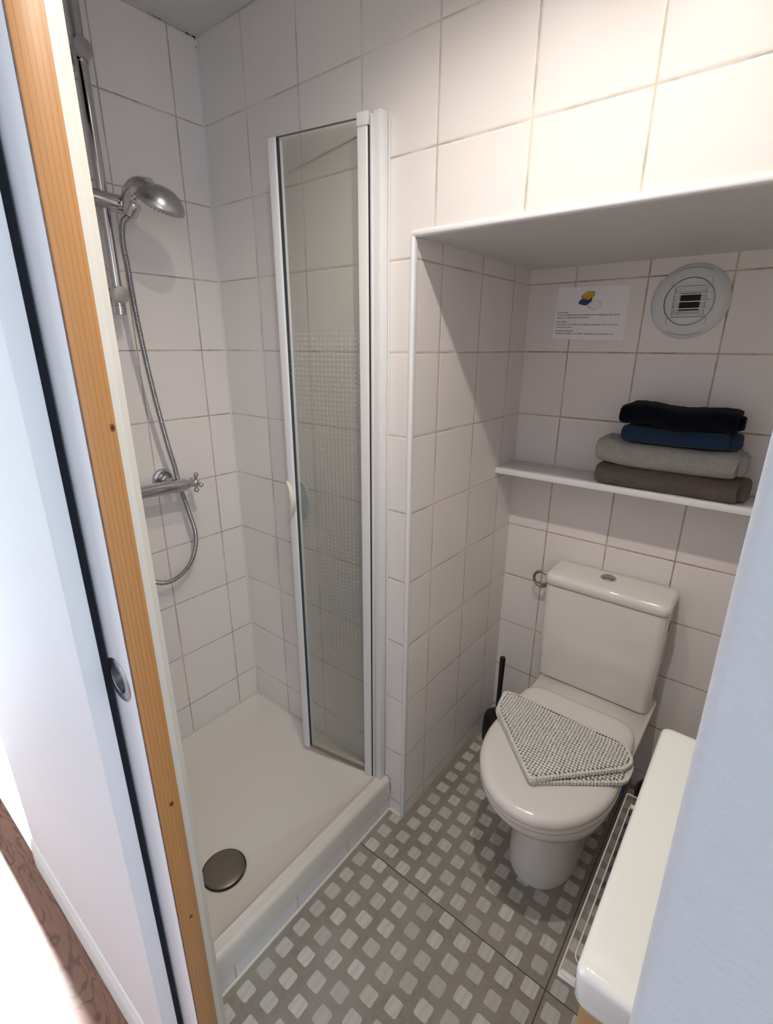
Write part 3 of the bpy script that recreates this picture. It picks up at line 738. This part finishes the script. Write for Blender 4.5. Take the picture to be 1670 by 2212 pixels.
R = [rrect(CX0 - .001, CX1 + .001, CY0 - .003, CY1, 0.024, 0.7305), rrect(CX0 - .003, CX1 + .003, CY0 - .006, CY1 + .001, 0.026, 0.733), rrect(CX0 - .003, CX1 + .003, CY0 - .006, CY1 + .001, 0.026, 0.752),
     rrect(CX0 - .001, CX1 + .001, CY0 - .003, CY1 + .001, 0.026, 0.760), rrect(CX0 + .0025, CX1 - .0025, CY0 + .002, CY1 - .002, 0.025, 0.7645), rrect(CX0 + .008, CX1 - .008, CY0 + .009, CY1 - .006, 0.020, 0.7675), rrect(CX0 + .05, CX1 - .05, CY0 + .045, CY1 - .04, 0.012, 0.7715)]
loft(b, R); part('cistern_lid', b, M_CER, toi, angle=60)
b = bmesh.new(); lathe(b, (1.119, 0.556, 0.7705), (0, 0, 1), [(0.0235, 0), (0.0235, 0.003), (0.0215, 0.0048), (0.0175, 0.0040), (0.0170, 0.0035)], 40)
fb = part('flush_plate', b, M_CHROMEM, toi)
b = bmesh.new(); lathe(b, (1.119, 0.556, 0.7735), (0, 0, 1), [(0.0165, 0), (0.0165, 0.0018), (0.0150, 0.0026), (0.001, 0.0020)], 40)
part('flush_button', b, simple('flush_button_chrome', (0.33, 0.34, 0.35), 0.25, metal=0.9), fb)
b = bmesh.new(); bx(b, 1.3088, 1.3096, 0.545, 0.553, 0.655, 0.690); part('inlet_slot', b, M_DARK, toi)
b = bmesh.new(); bx(b, 1.3110, 1.3190, 0.168, 0.196, 0.352, 0.388, bev=.002); bx(b, 1.300, 1.3150, 0.176, 0.188, 0.3795, 0.3838)
solo('rim_freshener', b, M_BLUEP, 'small blue plastic freshener clipped on the right of the toilet rim', 'toilet freshener')

# ------------------------------------------------------------------ folded bath mat on the lid
def mat_layer(bm, bmb, poly, z, th, sp=0.0088, r=0.0056, up=True, seed=0):
    rnd = random.Random(seed)
    n = len(poly)
    # backing slab
    cen = Vector((sum(p[0] for p in poly) / n, sum(p[1] for p in poly) / n, 0))
    def inset(k): return [Vector((p[0], p[1], 0)) + (cen - Vector((p[0], p[1], 0))).normalized() * k for p in poly]
    rings = []
    for k, dz in ((0.010, 0), (0.005, th * .25), (0.004, th * .6), (0.009, th * .85)): rings.append([Vector((p.x, p.y, z + dz)) for p in inset(k)])
    loft(bmb, rings)
    def inside(x, y):
        c = False; j = n - 1
        for i in range(n):
            xi, yi = poly[i]; xj, yj = poly[j]
            if (yi > y) != (yj > y) and x < (xj - xi) * (y - yi) / (yj - yi) + xi: c = not c
            j = i
        return c
    def edge_d(x, y):
        best = 9
        for i in range(n):
            a = Vector(poly[i]); c = Vector(poly[(i + 1) % n]); ab = c - a; t = max(0, min(1, (Vector((x, y)) - a).dot(ab) / ab.length_squared))
            best = min(best, (Vector((x, y)) - (a + ab * t)).length)
        return best
    def bob(c, s=(1, 1, 0.8), rr=r, rot=0.0):
        ret = bmesh.ops.create_icosphere(bm, subdivisions=1, radius=rr)
        mrot = Matrix.Rotation(rot, 3, 'Z')
        for v in ret['verts']: v.co = mrot @ Vector((v.co.x * s[0], v.co.y * s[1], v.co.z * s[2])) + Vector(c)
    dx = Vector((1.0, 0.04)).normalized(); dy = Vector((-dx.y, dx.x))
    for i in range(-60, 60):
        for j in range(-60, 60):
            q = Vector((cen.x, cen.y)) + dx * (i * sp * 0.92 + (0.0014 * math.sin(j * 0.35))) + dy * (j * sp * 0.98)
            if not inside(q.x, q.y): continue
            e = edge_d(q.x, q.y)
            if e < 0.004: continue
            zz = z + th - 0.004 - 0.007 * max(0, 1 - e / 0.012) ** 2 + rnd.uniform(-.0004, .0004)
            bob((q.x + rnd.uniform(-.0004, .0004), q.y + rnd.uniform(-.0004, .0004), zz), (0.88, 0.98, 0.85))
    # rim bobbles: two rows round the edge
    for i in range(n):
        a = Vector(poly[i]); c = Vector(poly[(i + 1) % n]); L = (c - a).length; m_ = max(1, int(round(L / (sp * .95))))
        nn = Vector(((c - a).y, -(c - a).x)).normalized()
        if nn.dot(a - Vector((cen.x, cen.y))) < 0: nn = -nn
        for k in range(m_):
            q = a + (c - a) * ((k + 0.5) / m_)
            for lv, off in ((0.30, -0.003), (0.68, -0.0025)):
                bob((q.x + nn.x * off, q.y + nn.y * off, z + th * lv), (1, 1, 0.9), r * 0.95)
def round_poly(P, rad, k=6):
    out = []; n = len(P)
    for i in range(n):
        a, b_, c = Vector(P[i - 1]), Vector(P[i]), Vector(P[(i + 1) % n]); r = rad[i]
        p0 = b_ + (a - b_).normalized() * r; p1 = b_ + (c - b_).normalized() * r
        for j in range(k + 1):
            t = j / k; out.append(tuple((p0 * (1 - t) ** 2 + b_ * 2 * t * (1 - t) + p1 * t * t)))
    return out
bm1, bm2 = bmesh.new(), bmesh.new()
low = round_poly([(0.957, 0.150), (0.955, 0.245), (1.33, 0.190), (1.330, 0.118), (1.142, -0.030)], [.02, .02, .02, .022, .014])
top = round_poly([(0.965, 0.142), (0.951, 0.222), (0.985, 0.232), (1.300, 0.226), (1.328, 0.176), (1.318, 0.142), (1.143, -0.040)], [.022, .014, .01, .02, .014, .014, .012])
mat_layer(bm1, bm2, low, 0.438, 0.0150, seed=1)
mat_layer(bm1, bm2, top, 0.4545, 0.0165, seed=2)
bathmat = thing('bath_mat', 'folded pale grey chenille bath mat lying on the toilet lid', 'bath mat', (1.14, 0.12, 0.438))
part('chenille_pile', bm1, M_MAT, bathmat, angle=180)
part('mat_backing', bm2, M_MATB, bathmat)

# ------------------------------------------------------------------ shelf and towels
solo('wall_shelf', box(XN + .0005, XR - .0005, 0.483, YD - .001, 1.067, 1.0855, bev=0.0012), M_LACQ, 'white board shelf across the niche above the toilet', 'shelf')
def noise1(x, s): return math.sin(x * 2.1 + s) * .5 + math.sin(x * 5.3 + s * 2.7) * .3 + math.sin(x * 11.7 + s * 1.3) * .2
def towel(name, label, mat, x0, x1, yf, yb, z0, h, seed, folds=3, bulge=0.35, tail=0.0, sag=None, lift=0.0, x0t=0.0):
    """terry towel folded in a serpentine: section in (y,z) swept along x"""
    bm = bmesh.new(); t = h / folds
    N = 64; rings = []
    for i in range(N + 1):
        u = i / N
        ring = []
        sec = []
        # centre line of the serpentine, layers from bottom to top, folds at alternating ends; front ends are folds
        path = []
        for k in range(folds):
            zc = t * (k + .5)
            a, b_ = (yb, yf + t * .5) if k % 2 == 0 else (yf + t * .5, yb)
            jj = 0.010 * noise1(k * 3.1, seed) if True else 0
            for q in range(9):
                f = q / 8; path.append((a + (b_ - a) * f, zc))
            if k < folds - 1:
                if k % 2 == 0:
                    for q in range(1, 6):
                        an = -PI / 2 - PI * q / 6; path.append((yf + t * .5 + t * .28 * math.cos(an), zc + t * .5 + t * .5 * math.sin(an)))
                else:
                    for q in range(1, 6):
                        an = -PI / 2 + PI * q / 6; path.append((yb + t * .5 * math.cos(an), zc + t * .5 + t * .5 * math.sin(an)))
        th = t * 0.49
        left, right = [], []
        for q in range(len(path)):
            p0 = Vector(path[max(q - 1, 0)]); p1 = Vector(path[min(q + 1, len(path) - 1)]); d = (p1 - p0).normalized(); nn = Vector((-d.y, d.x))
            c = Vector(path[q]); left.append(c + nn * th); right.append(c - nn * th)
        sec = left + right[::-1]
        # soften the ends along x
        e = min(u, 1 - u) * (x1 - x0); rnd = 1 - max(0, 1 - e / 0.012) ** 2 * 0.16
        for y, z in sec:
            zz = z / h
            yy = yf + (y - yf) * 1.0 - bulge * 0.012 * math.sin(PI * zz) * (1 if y < (yf + yb) / 2 else 0) * rnd
            yy += 0.0028 * noise1(u * 5 + zz * 1.5, seed)
            z2 = z0 + h / 2 + (z - h / 2) * rnd
            dz = (sag(u) if sag else 0) + 0.0016 * noise1(u * 6 + y * 9, seed + 2) * zz
            x = x0 + (x1 - x0) * u + tail * (zz if u > .5 else 0) * 0 + (0.004 * noise1(zz * 3 + y * 14, seed + 5) * (1 if u > .98 else (u - .9) / .08 if u > .9 else 0)) + x0t * (1 - u) * zz
            ring.append((x, yy, z2 + dz + lift * (1 - zz) * 0))
        rings.append(ring)
    loft(bm, rings)
    return solo(name, bm, mat, label, 'towel', 'folded towels on the niche shelf', angle=55)
def flap(bm, pts_x, y0, y1, z0, z1, th=0.010):
    pass
s0 = 1.0865
towel('towel', 'taupe brown folded towel, lowest of the pile on the white shelf', M_TAUPE, 1.052, 1.396, 0.490, 0.612, s0, 0.058, 1.0, folds=2, bulge=.3)
towel('towel', 'light grey folded towel between the taupe and the blue one', M_GREY, 1.046, 1.384, 0.488, 0.612, s0 + .0610, 0.066, 2.3, folds=2, bulge=.3,
      sag=lambda u: 0.004 * math.sin(PI * u) * -1 + 0.006 * max(0, 1 - u * 4))
towel('towel', 'blue folded hand towel under the navy one', M_BLUE, 1.106, 1.354, 0.493, 0.600, s0 + .130, 0.041, 4.1, folds=2, bulge=.3,
      sag=lambda u: -0.004 * math.sin(PI * u) + 0.002)
towel('towel', 'navy almost black folded hand towel on top of the pile', M_NAVT, 1.096, 1.366, 0.488, 0.606, s0 + .174, 0.052, 5.7, folds=2, bulge=.6,
      sag=lambda u: 0.006 * (1 - u) - .003 + 0.004 * math.sin(u * 9))
# visible second ends sticking out at the right of each towel
def tail_part(tw, mat, x0, x1, y0, y1, z0, z1, seed):
    bm = bmesh.new(); rings = []
    for i in range(13):
        u = i / 12; x = x0 + (x1 - x0) * u; sh = 1 - 0.25 * max(0, (u - .7) / .3) ** 2
        cy, cz = (y0 + y1) / 2, (z0 + z1) / 2; hy, hz = (y1 - y0) / 2 * sh, (z1 - z0) / 2 * sh
        ring = []
        for k in range(28):
            a = 2 * PI * k / 28; ca, sa = math.cos(a), math.sin(a)
            ring.append((x + 0.003 * noise1(a, seed), cy + hy * math.copysign(abs(ca) ** .45, ca), cz + hz * math.copysign(abs(sa) ** .5, sa) + .0012 * noise1(u * 4 + a, seed)))
        rings.append(ring)
    loft(bm, rings)
    o = mesh_obj('towel_end', bm, mat, tw, angle=60); return o
tws = [o for o in C.objects if o.name.startswith('towel')]
tail_part(tws[0], M_TAUPE, 1.385, 1.419, 0.505, 0.600, s0 + .001, s0 + .055, 1)
tail_part(tws[1], M_GREY, 1.372, 1.402, 0.510, 0.600, s0 + .064, s0 + .122, 2)
tail_part(tws[2], M_BLUE, 1.345, 1.381, 0.502, 0.590, s0 + .130, s0 + .168, 3)
tail_part(tws[3], M_NAVT, 1.350, 1.377, 0.520, 0.590, s0 + .178, s0 + .212, 4)

# ------------------------------------------------------------------ notice sheet
YS = YD - 0.0008
TL, TRr, BL, BR = (0.832, 1.634), (1.038, 1.630), (0.828, 1.487), (1.037, 1.482)
def sh(u, v):  # v from top
    x = (TL[0] * (1 - u) + TRr[0] * u) * (1 - v) + (BL[0] * (1 - u) + BR[0] * u) * v
    z = (TL[1] * (1 - u) + TRr[1] * u) * (1 - v) + (BL[1] * (1 - u) + BR[1] * u) * v
    return x, z
note = thing('notice_sheet', 'white printed notice about towels taped to the niche wall', 'notice', (0.93, YD, 1.56))
b = bmesh.new(); prism(b, [sh(0, 0), sh(1, 0), sh(1, 1), sh(0, 1)], YS, YD - 0.0001)
part('paper', b, M_PAPER, note, smooth=False)
def text_line(s, u0, v, width, bold=True):
    cu = bpy.data.curves.new('t', 'FONT'); cu.body = s; cu.size = 0.0062; cu.offset = 0.00007; cu.extrude = 0.00006
    o = bpy.data.objects.new('t', cu); C.objects.link(o)
    bpy.context.view_layer.update()
    me = bpy.data.meshes.new_from_object(o.evaluated_get(bpy.context.evaluated_depsgraph_get()))
    bpy.data.objects.remove(o)
    xs = [v_.co.x for v_ in me.vertices]; wdt = max(xs) - min(xs); sc_ = width / wdt
    ax, az = sh(u0, v); bx_, bz = sh(u0 + .5, v); ang = math.atan2(bz - az, bx_ - ax)
    for v_ in me.vertices:
        X, Y = (v_.co.x - min(xs)) * sc_, v_.co.y * min(1.0, sc_ * 1.02)
        v_.co = Vector((ax + X * math.cos(ang) - Y * math.sin(ang), YS - 0.00012 - v_.co.z, az + X * math.sin(ang) + Y * math.cos(ang)))
    return me
lines = [('Chers hôtes,', .035, .490, .150), ('Si vous souhaitez que vos serviettes soient remplacées, merci de les', .035, .538, .885), ('placer sur la boîte devant votre porte.', .035, .590, .470),
         ('Dear guests,', .035, .670, .150), ('If you want your towels to be replaced, please place them on the box', .035, .722, .885), ('in front of your door', .035, .774, .235),
         ('Estimados huéspedes,', .035, .850, .265), ('Si desea reemplazar sus toallas, colóquelas en la caja frente a su', .035, .900, .83)]
bt = bmesh.new()
for s, u0, v, wd in lines:
    me = text_line(s, u0, v, wd * 0.206); bt.from_mesh(me); bpy.data.meshes.remove(me)
part('printed_text', bt, M_INK, note, smooth=False)
def towel_icon(name, cx, cz, fill, line):
    """small isometric drawing of a folded towel"""
    P = [(-.021, -.005), (-.019, .002), (-.005, .012), (.014, .013), (.020, .008), (.018, .003), (.019, -.001), (.004, -.014), (-.006, -.013), (-.020, -.008)]
    P = [(cx + x * .95, cz + z * .85) for x, z in P]
    b1 = bmesh.new(); prism(b1, [p for p in P], YS - 0.0003, YS - 0.0001)
    o = part(name, b1, fill, note, smooth=False)
    b2 = bmesh.new(); pts = [(x, YS - 0.0004, z) for x, z in P + [P[0]]]; tube(b2, pts, 0.00035, 5)
    tube(b2, [(cx - .019, YS - .0004, cz - .001), (cx - .006, YS - .0004, cz - .0065), (cx - .0035, YS - .0004, cz - .0085), (cx - .006, YS - .0004, cz - .0095), (cx - .016, YS - .0004, cz - .0045)], 0.0003, 5)
    tube(b2, [(cx - .005, YS - .0004, cz - .006), (cx + .017, YS - .0004, cz + .007)], 0.00022, 5)
    part('icon_outline', b2, line, o, smooth=False)
towel_icon('towel_icon', 0.917, 1.593, M_NAVY, M_NAVY)
towel_icon('towel_icon', 0.945, 1.580, M_PAPER, simple('violet_ink', (0.16, 0.10, 0.22), 0.6))
YS -= 0.0004
towel_icon('towel_icon', 0.923, 1.608, M_YEL, M_INK)
YS += 0.0004

# ------------------------------------------------------------------ extractor vent
VX, VZ = 1.1905, 1.5785
vent = thing('extractor_vent', 'round white extractor vent grille high on the niche wall', 'vent', (VX, YD, VZ))
b = bmesh.new(); lathe(b, (VX, YD, VZ), (0, -1, 0), [(0.092, 0.0), (0.093, 0.004), (0.088, 0.010), (0.075, 0.014), (0.0595, 0.0165), (0.0585, 0.0150)], 64, cap=False)
lathe(b, (VX, YD, VZ), (0, -1, 0), [(0.0585, 0.0150), (0.0585, 0.004)], 64, cap=False)
part('flange', b, M_VENT, vent)
# inner disc with a square funnel
b = bmesh.new()
def sq(h, y, n=10):
    out = []
    for k in range(4 * n):
        s_, f = divmod(k, n); f /= n
        cs = [(-1, -1), (1, -1), (1, 1), (-1, 1)]; a, c = cs[s_], cs[(s_ + 1) % 4]
        out.append((VX + h * (a[0] + (c[0] - a[0]) * f), y, VZ + h * (a[1] + (c[1] - a[1]) * f)))
    return out
circ = []
for p in sq(1.0, 0):
    a = math.atan2(p[2] - VZ, p[0] - VX); circ.append((VX + 0.0575 * math.cos(a), YD - 0.0125, VZ + 0.0575 * math.sin(a)))
hz = bmesh.new()
loft(hz, [circ, sq(0.0385, YD - .0125), sq(0.036, YD - .004), sq(0.027, YD - .003), sq(0.024, YD - .0012)], cap0=False, cap1=False)
part('funnel', hz, M_VENT, vent, smooth=False)
b = bmesh.new(); bx(b, VX - .0235, VX + .0235, YD - .0010, YD - .0004, VZ - .0215, VZ + .0215); part('duct_opening', b, M_DARK, vent, smooth=False)
for k in range(5):
    z = VZ + 0.035 - k * 0.0175
    hw = math.sqrt(max(0, 0.0575 ** 2 - (z - VZ) ** 2)) * 0.93
    part('louvre', box(VX - hw, VX + hw, YD - .0185, YD - .0135, z - .0011, z + .0011), simple('louvre_plastic', (0.76, 0.77, 0.76), 0.4) if k == 0 else bpy.data.materials['louvre_plastic'], vent, smooth=False)
b = bmesh.new()
def fy(x, z):
    r = math.hypot(x, z); P_ = [(0.0595, .0165), (0.075, .014), (0.088, .010), (0.093, .004)]
    for (r0, h0), (r1, h1) in zip(P_, P_[1:]):
        if r <= r1: return YD - (h0 + (h1 - h0) * (r - r0) / (r1 - r0)) - .0001
    return YD - .004
for sx in (-1, 1):
    for sz in (-1, 1):
        tube(b, [(VX + sx * (.047 - .004 * q / 6), fy(.047, .040 + .034 * q / 6), VZ + sz * (.038 + .036 * q / 6)) for q in range(7)], 0.00055, 5)
for sz in (-1, 1):
    tube(b, [(VX + .043 * q / 8, fy(.043 * q / 8, .083 - .009 * (q / 8) ** 2), VZ + sz * (.083 - .009 * (q / 8) ** 2)) for q in range(-8, 9)], 0.00055, 5)
tube(b, [(VX + .0588 * math.cos(a * PI / 24), YD - .0167, VZ + .0588 * math.sin(a * PI / 24)) for a in range(49)], 0.0005, 5)
part('seam_line', b, simple('vent_seam', (0.20, 0.21, 0.21), 0.7), vent)

# ------------------------------------------------------------------ roll holder ring, brush
rh = thing('toilet_roll_holder', 'small nickel ring toilet roll holder beside the cistern', 'toilet roll holder', (0.905, YD, 0.69))
pts = [(0.8985 + 0.0270 * math.cos(math.radians(a)), YD - .050, 0.6900 + 0.0270 * math.sin(math.radians(a))) for a in range(60, 292, 8)]
b = bmesh.new(); tube(b, [(0.932, YD - .050, .716)] + pts, 0.0052, 12); part('ring', b, M_NICKEL, rh)
b = bmesh.new(); lathe(b, (0.924, YD, 0.672), (-.28, -1, -0.08), [(0.012, 0), (0.012, .006), (0.0065, .010), (0.006, 0.044), (.0075, .048), (0.0075, 0.056), (0.004, .058)], 20); part('arm', b, M_NICKEL, rh)

br = thing('toilet_brush', 'black toilet brush standing in its pot in the niche corner', 'toilet brush', (0.813, 0.497, 0))
b = bmesh.new(); lathe(b, (0.813, 0.497, 0.0), (0, 0, 1), [(0.042, 0), (0.046, 0.003), (0.047, 0.06), (0.044, 0.105), (0.036, 0.120), (0.014, 0.126)], 40); part('pot', b, M_BLACK, br)
b = bmesh.new(); tube(b, [(0.816, 0.502, 0.120), (0.819, 0.499, 0.25), (0.8215, 0.494, 0.372), (0.8217, 0.494, 0.380)], [0.0080, 0.0092, 0.0108, 0.0095], 20); part('brush_handle', b, M_BLACK, br)

# ------------------------------------------------------------------ washbasin, vanity, towel bar, bin
van = thing('vanity_cabinet', 'light wood cabinet under the white washbasin', 'cabinet', (1.58, -0.38, 0.0))
part('carcass', box(1.400, XR - .001, -0.575, -0.185, 0.12, 0.797, bev=0.001), M_OAK, van)
part('plinth', box(1.43, XR - .001, -0.550, -0.20, 0.0, 0.12), M_OAK, van)
b = bmesh.new()
R = [rrect(1.410, XR - .001, -0.588, -0.178, 0.012, 0.7975), rrect(1.398, XR - .001, -0.600, -0.169, 0.014, 0.801), rrect(1.3935, XR - .001, -0.6045, -0.1665, 0.014, 0.812),
     rrect(1.3925, XR - .001, -0.606, -0.1655, 0.012, 0.850), rrect(1.3938, XR - .001, -0.6050, -0.1665, 0.011, 0.857), rrect(1.3980, XR - .001, -0.601, -0.1700, 0.009, 0.8605),
     rrect(1.4040, XR - .006, -0.595, -0.176, 0.008, 0.8612), rrect(1.50, XR - .05, -0.540, -0.225, 0.05, 0.8605), rrect(1.515, XR - .065, -0.525, -0.240, 0.05, 0.852), rrect(1.54, XR - .09, -0.50, -0.265, 0.05, 0.815)]
loft(b, R)
solo('washbasin', b, M_BASIN, 'white rectangular ceramic washbasin at the right behind the wall edge', 'washbasin', angle=60)
tb = thing('towel_bar', 'clear acrylic towel bar on the side of the basin cabinet', 'towel bar', (1.40, -0.31, 0.655))
def ring_plate():
    bm = bmesh.new(); z0, z1 = 0.6515, 0.6585
    out = rrect(1.3595, 1.3995, -0.495, -0.135, 0.0025, 0, 3); inn = rrect(1.3705, 1.3945, -0.470, -0.155, 0.010, 0, 3)
    n = len(out); V = {}
    for nm_, rg in (('o', out), ('i', inn)):
        for zz in (z0, z1): V[nm_, zz] = [bm.verts.new((p.x, p.y, zz)) for p in rg]
    for i in range(n):
        j = (i + 1) % n
        for q in ((V['o', z0][i], V['o', z0][j], V['o', z1][j], V['o', z1][i]), (V['i', z1][i], V['i', z1][j], V['i', z0][j], V['i', z0][i]),
                  (V['o', z1][i], V['o', z1][j], V['i', z1][j], V['i', z1][i]), (V['i', z0][i], V['i', z0][j], V['o', z0][j], V['o', z0][i])): bm.faces.new(q)
    return bm
part('slotted_plate', ring_plate(), M_ACRYL, tb, smooth=False)
b = bmesh.new()
for rg in (rrect(1.3595, 1.3995, -0.495, -0.135, 0.0025, 0.6583, 3), rrect(1.3705, 1.3945, -0.470, -0.155, 0.010, 0.6583, 4)):
    tube(b, rg + [rg[0]], 0.0011, 6)
part('plate_edge', b, simple('lit_edge_pale', (0.55, 0.54, 0.51), 0.3), tb)  # pale beads paint the light caught along the clear plate's edges
b = bmesh.new(); tube(b, [(1.3585, -0.492, 0.652), (1.402, -0.490, 0.652)], 0.0055, 16); part('edge_glint', b, simple('edge_glint_white', (0.72, 0.73, 0.74), 0.08, coat=0.5), tb)  # white tube paints the bright glint on the plate's near end edge
b = bmesh.new(); tube(b, [(1.3710, -0.158, 0.655), (1.402, -0.158, 0.655)], 0.0040, 16); part('edge_glint', b, bpy.data.materials['edge_glint_white'], tb)  # same painted glint at the far end of the slot
b = bmesh.new(); lathe(b, (1.425, 0.34, 0.0), (0, 0, 1), [(0.080, 0), (0.086, 0.01), (0.094, 0.20), (0.097, 0.245), (0.090, 0.252), (0.086, 0.245), (0.08, 0.02), (.001, .015)], 48)
solo('waste_bin', b, M_BIN, 'dark brown waste bin on the floor right of the toilet', 'waste bin')

# ------------------------------------------------------------------ ceiling lamps (out of the picture, they light the room)
for lp, pw in LAMPS:
    la = thing('ceiling_lamp', 'small round ceiling lamp above the toilet side' if lp[0] > 1 else 'small round ceiling lamp nearer the shower', 'lamp', (lp[0], lp[1], ZC), 'ceiling spot lamps')
    b = bmesh.new(); lathe(b, (lp[0], lp[1], ZC), (0, 0, -1), [(0.040, 0), (0.041, 0.006), (0.036, 0.012), (0.026, 0.013)], 36, cap=False); part('lamp_ring', b, M_CHROMEM, la)
    b = bmesh.new(); lathe(b, (lp[0], lp[1], ZC), (0, 0, -1), [(0.026, 0.010), (0.001, 0.010)], 36, cap=False); part('lamp_glass', b, M_GLOW, la)
bpy.context.view_layer.update()
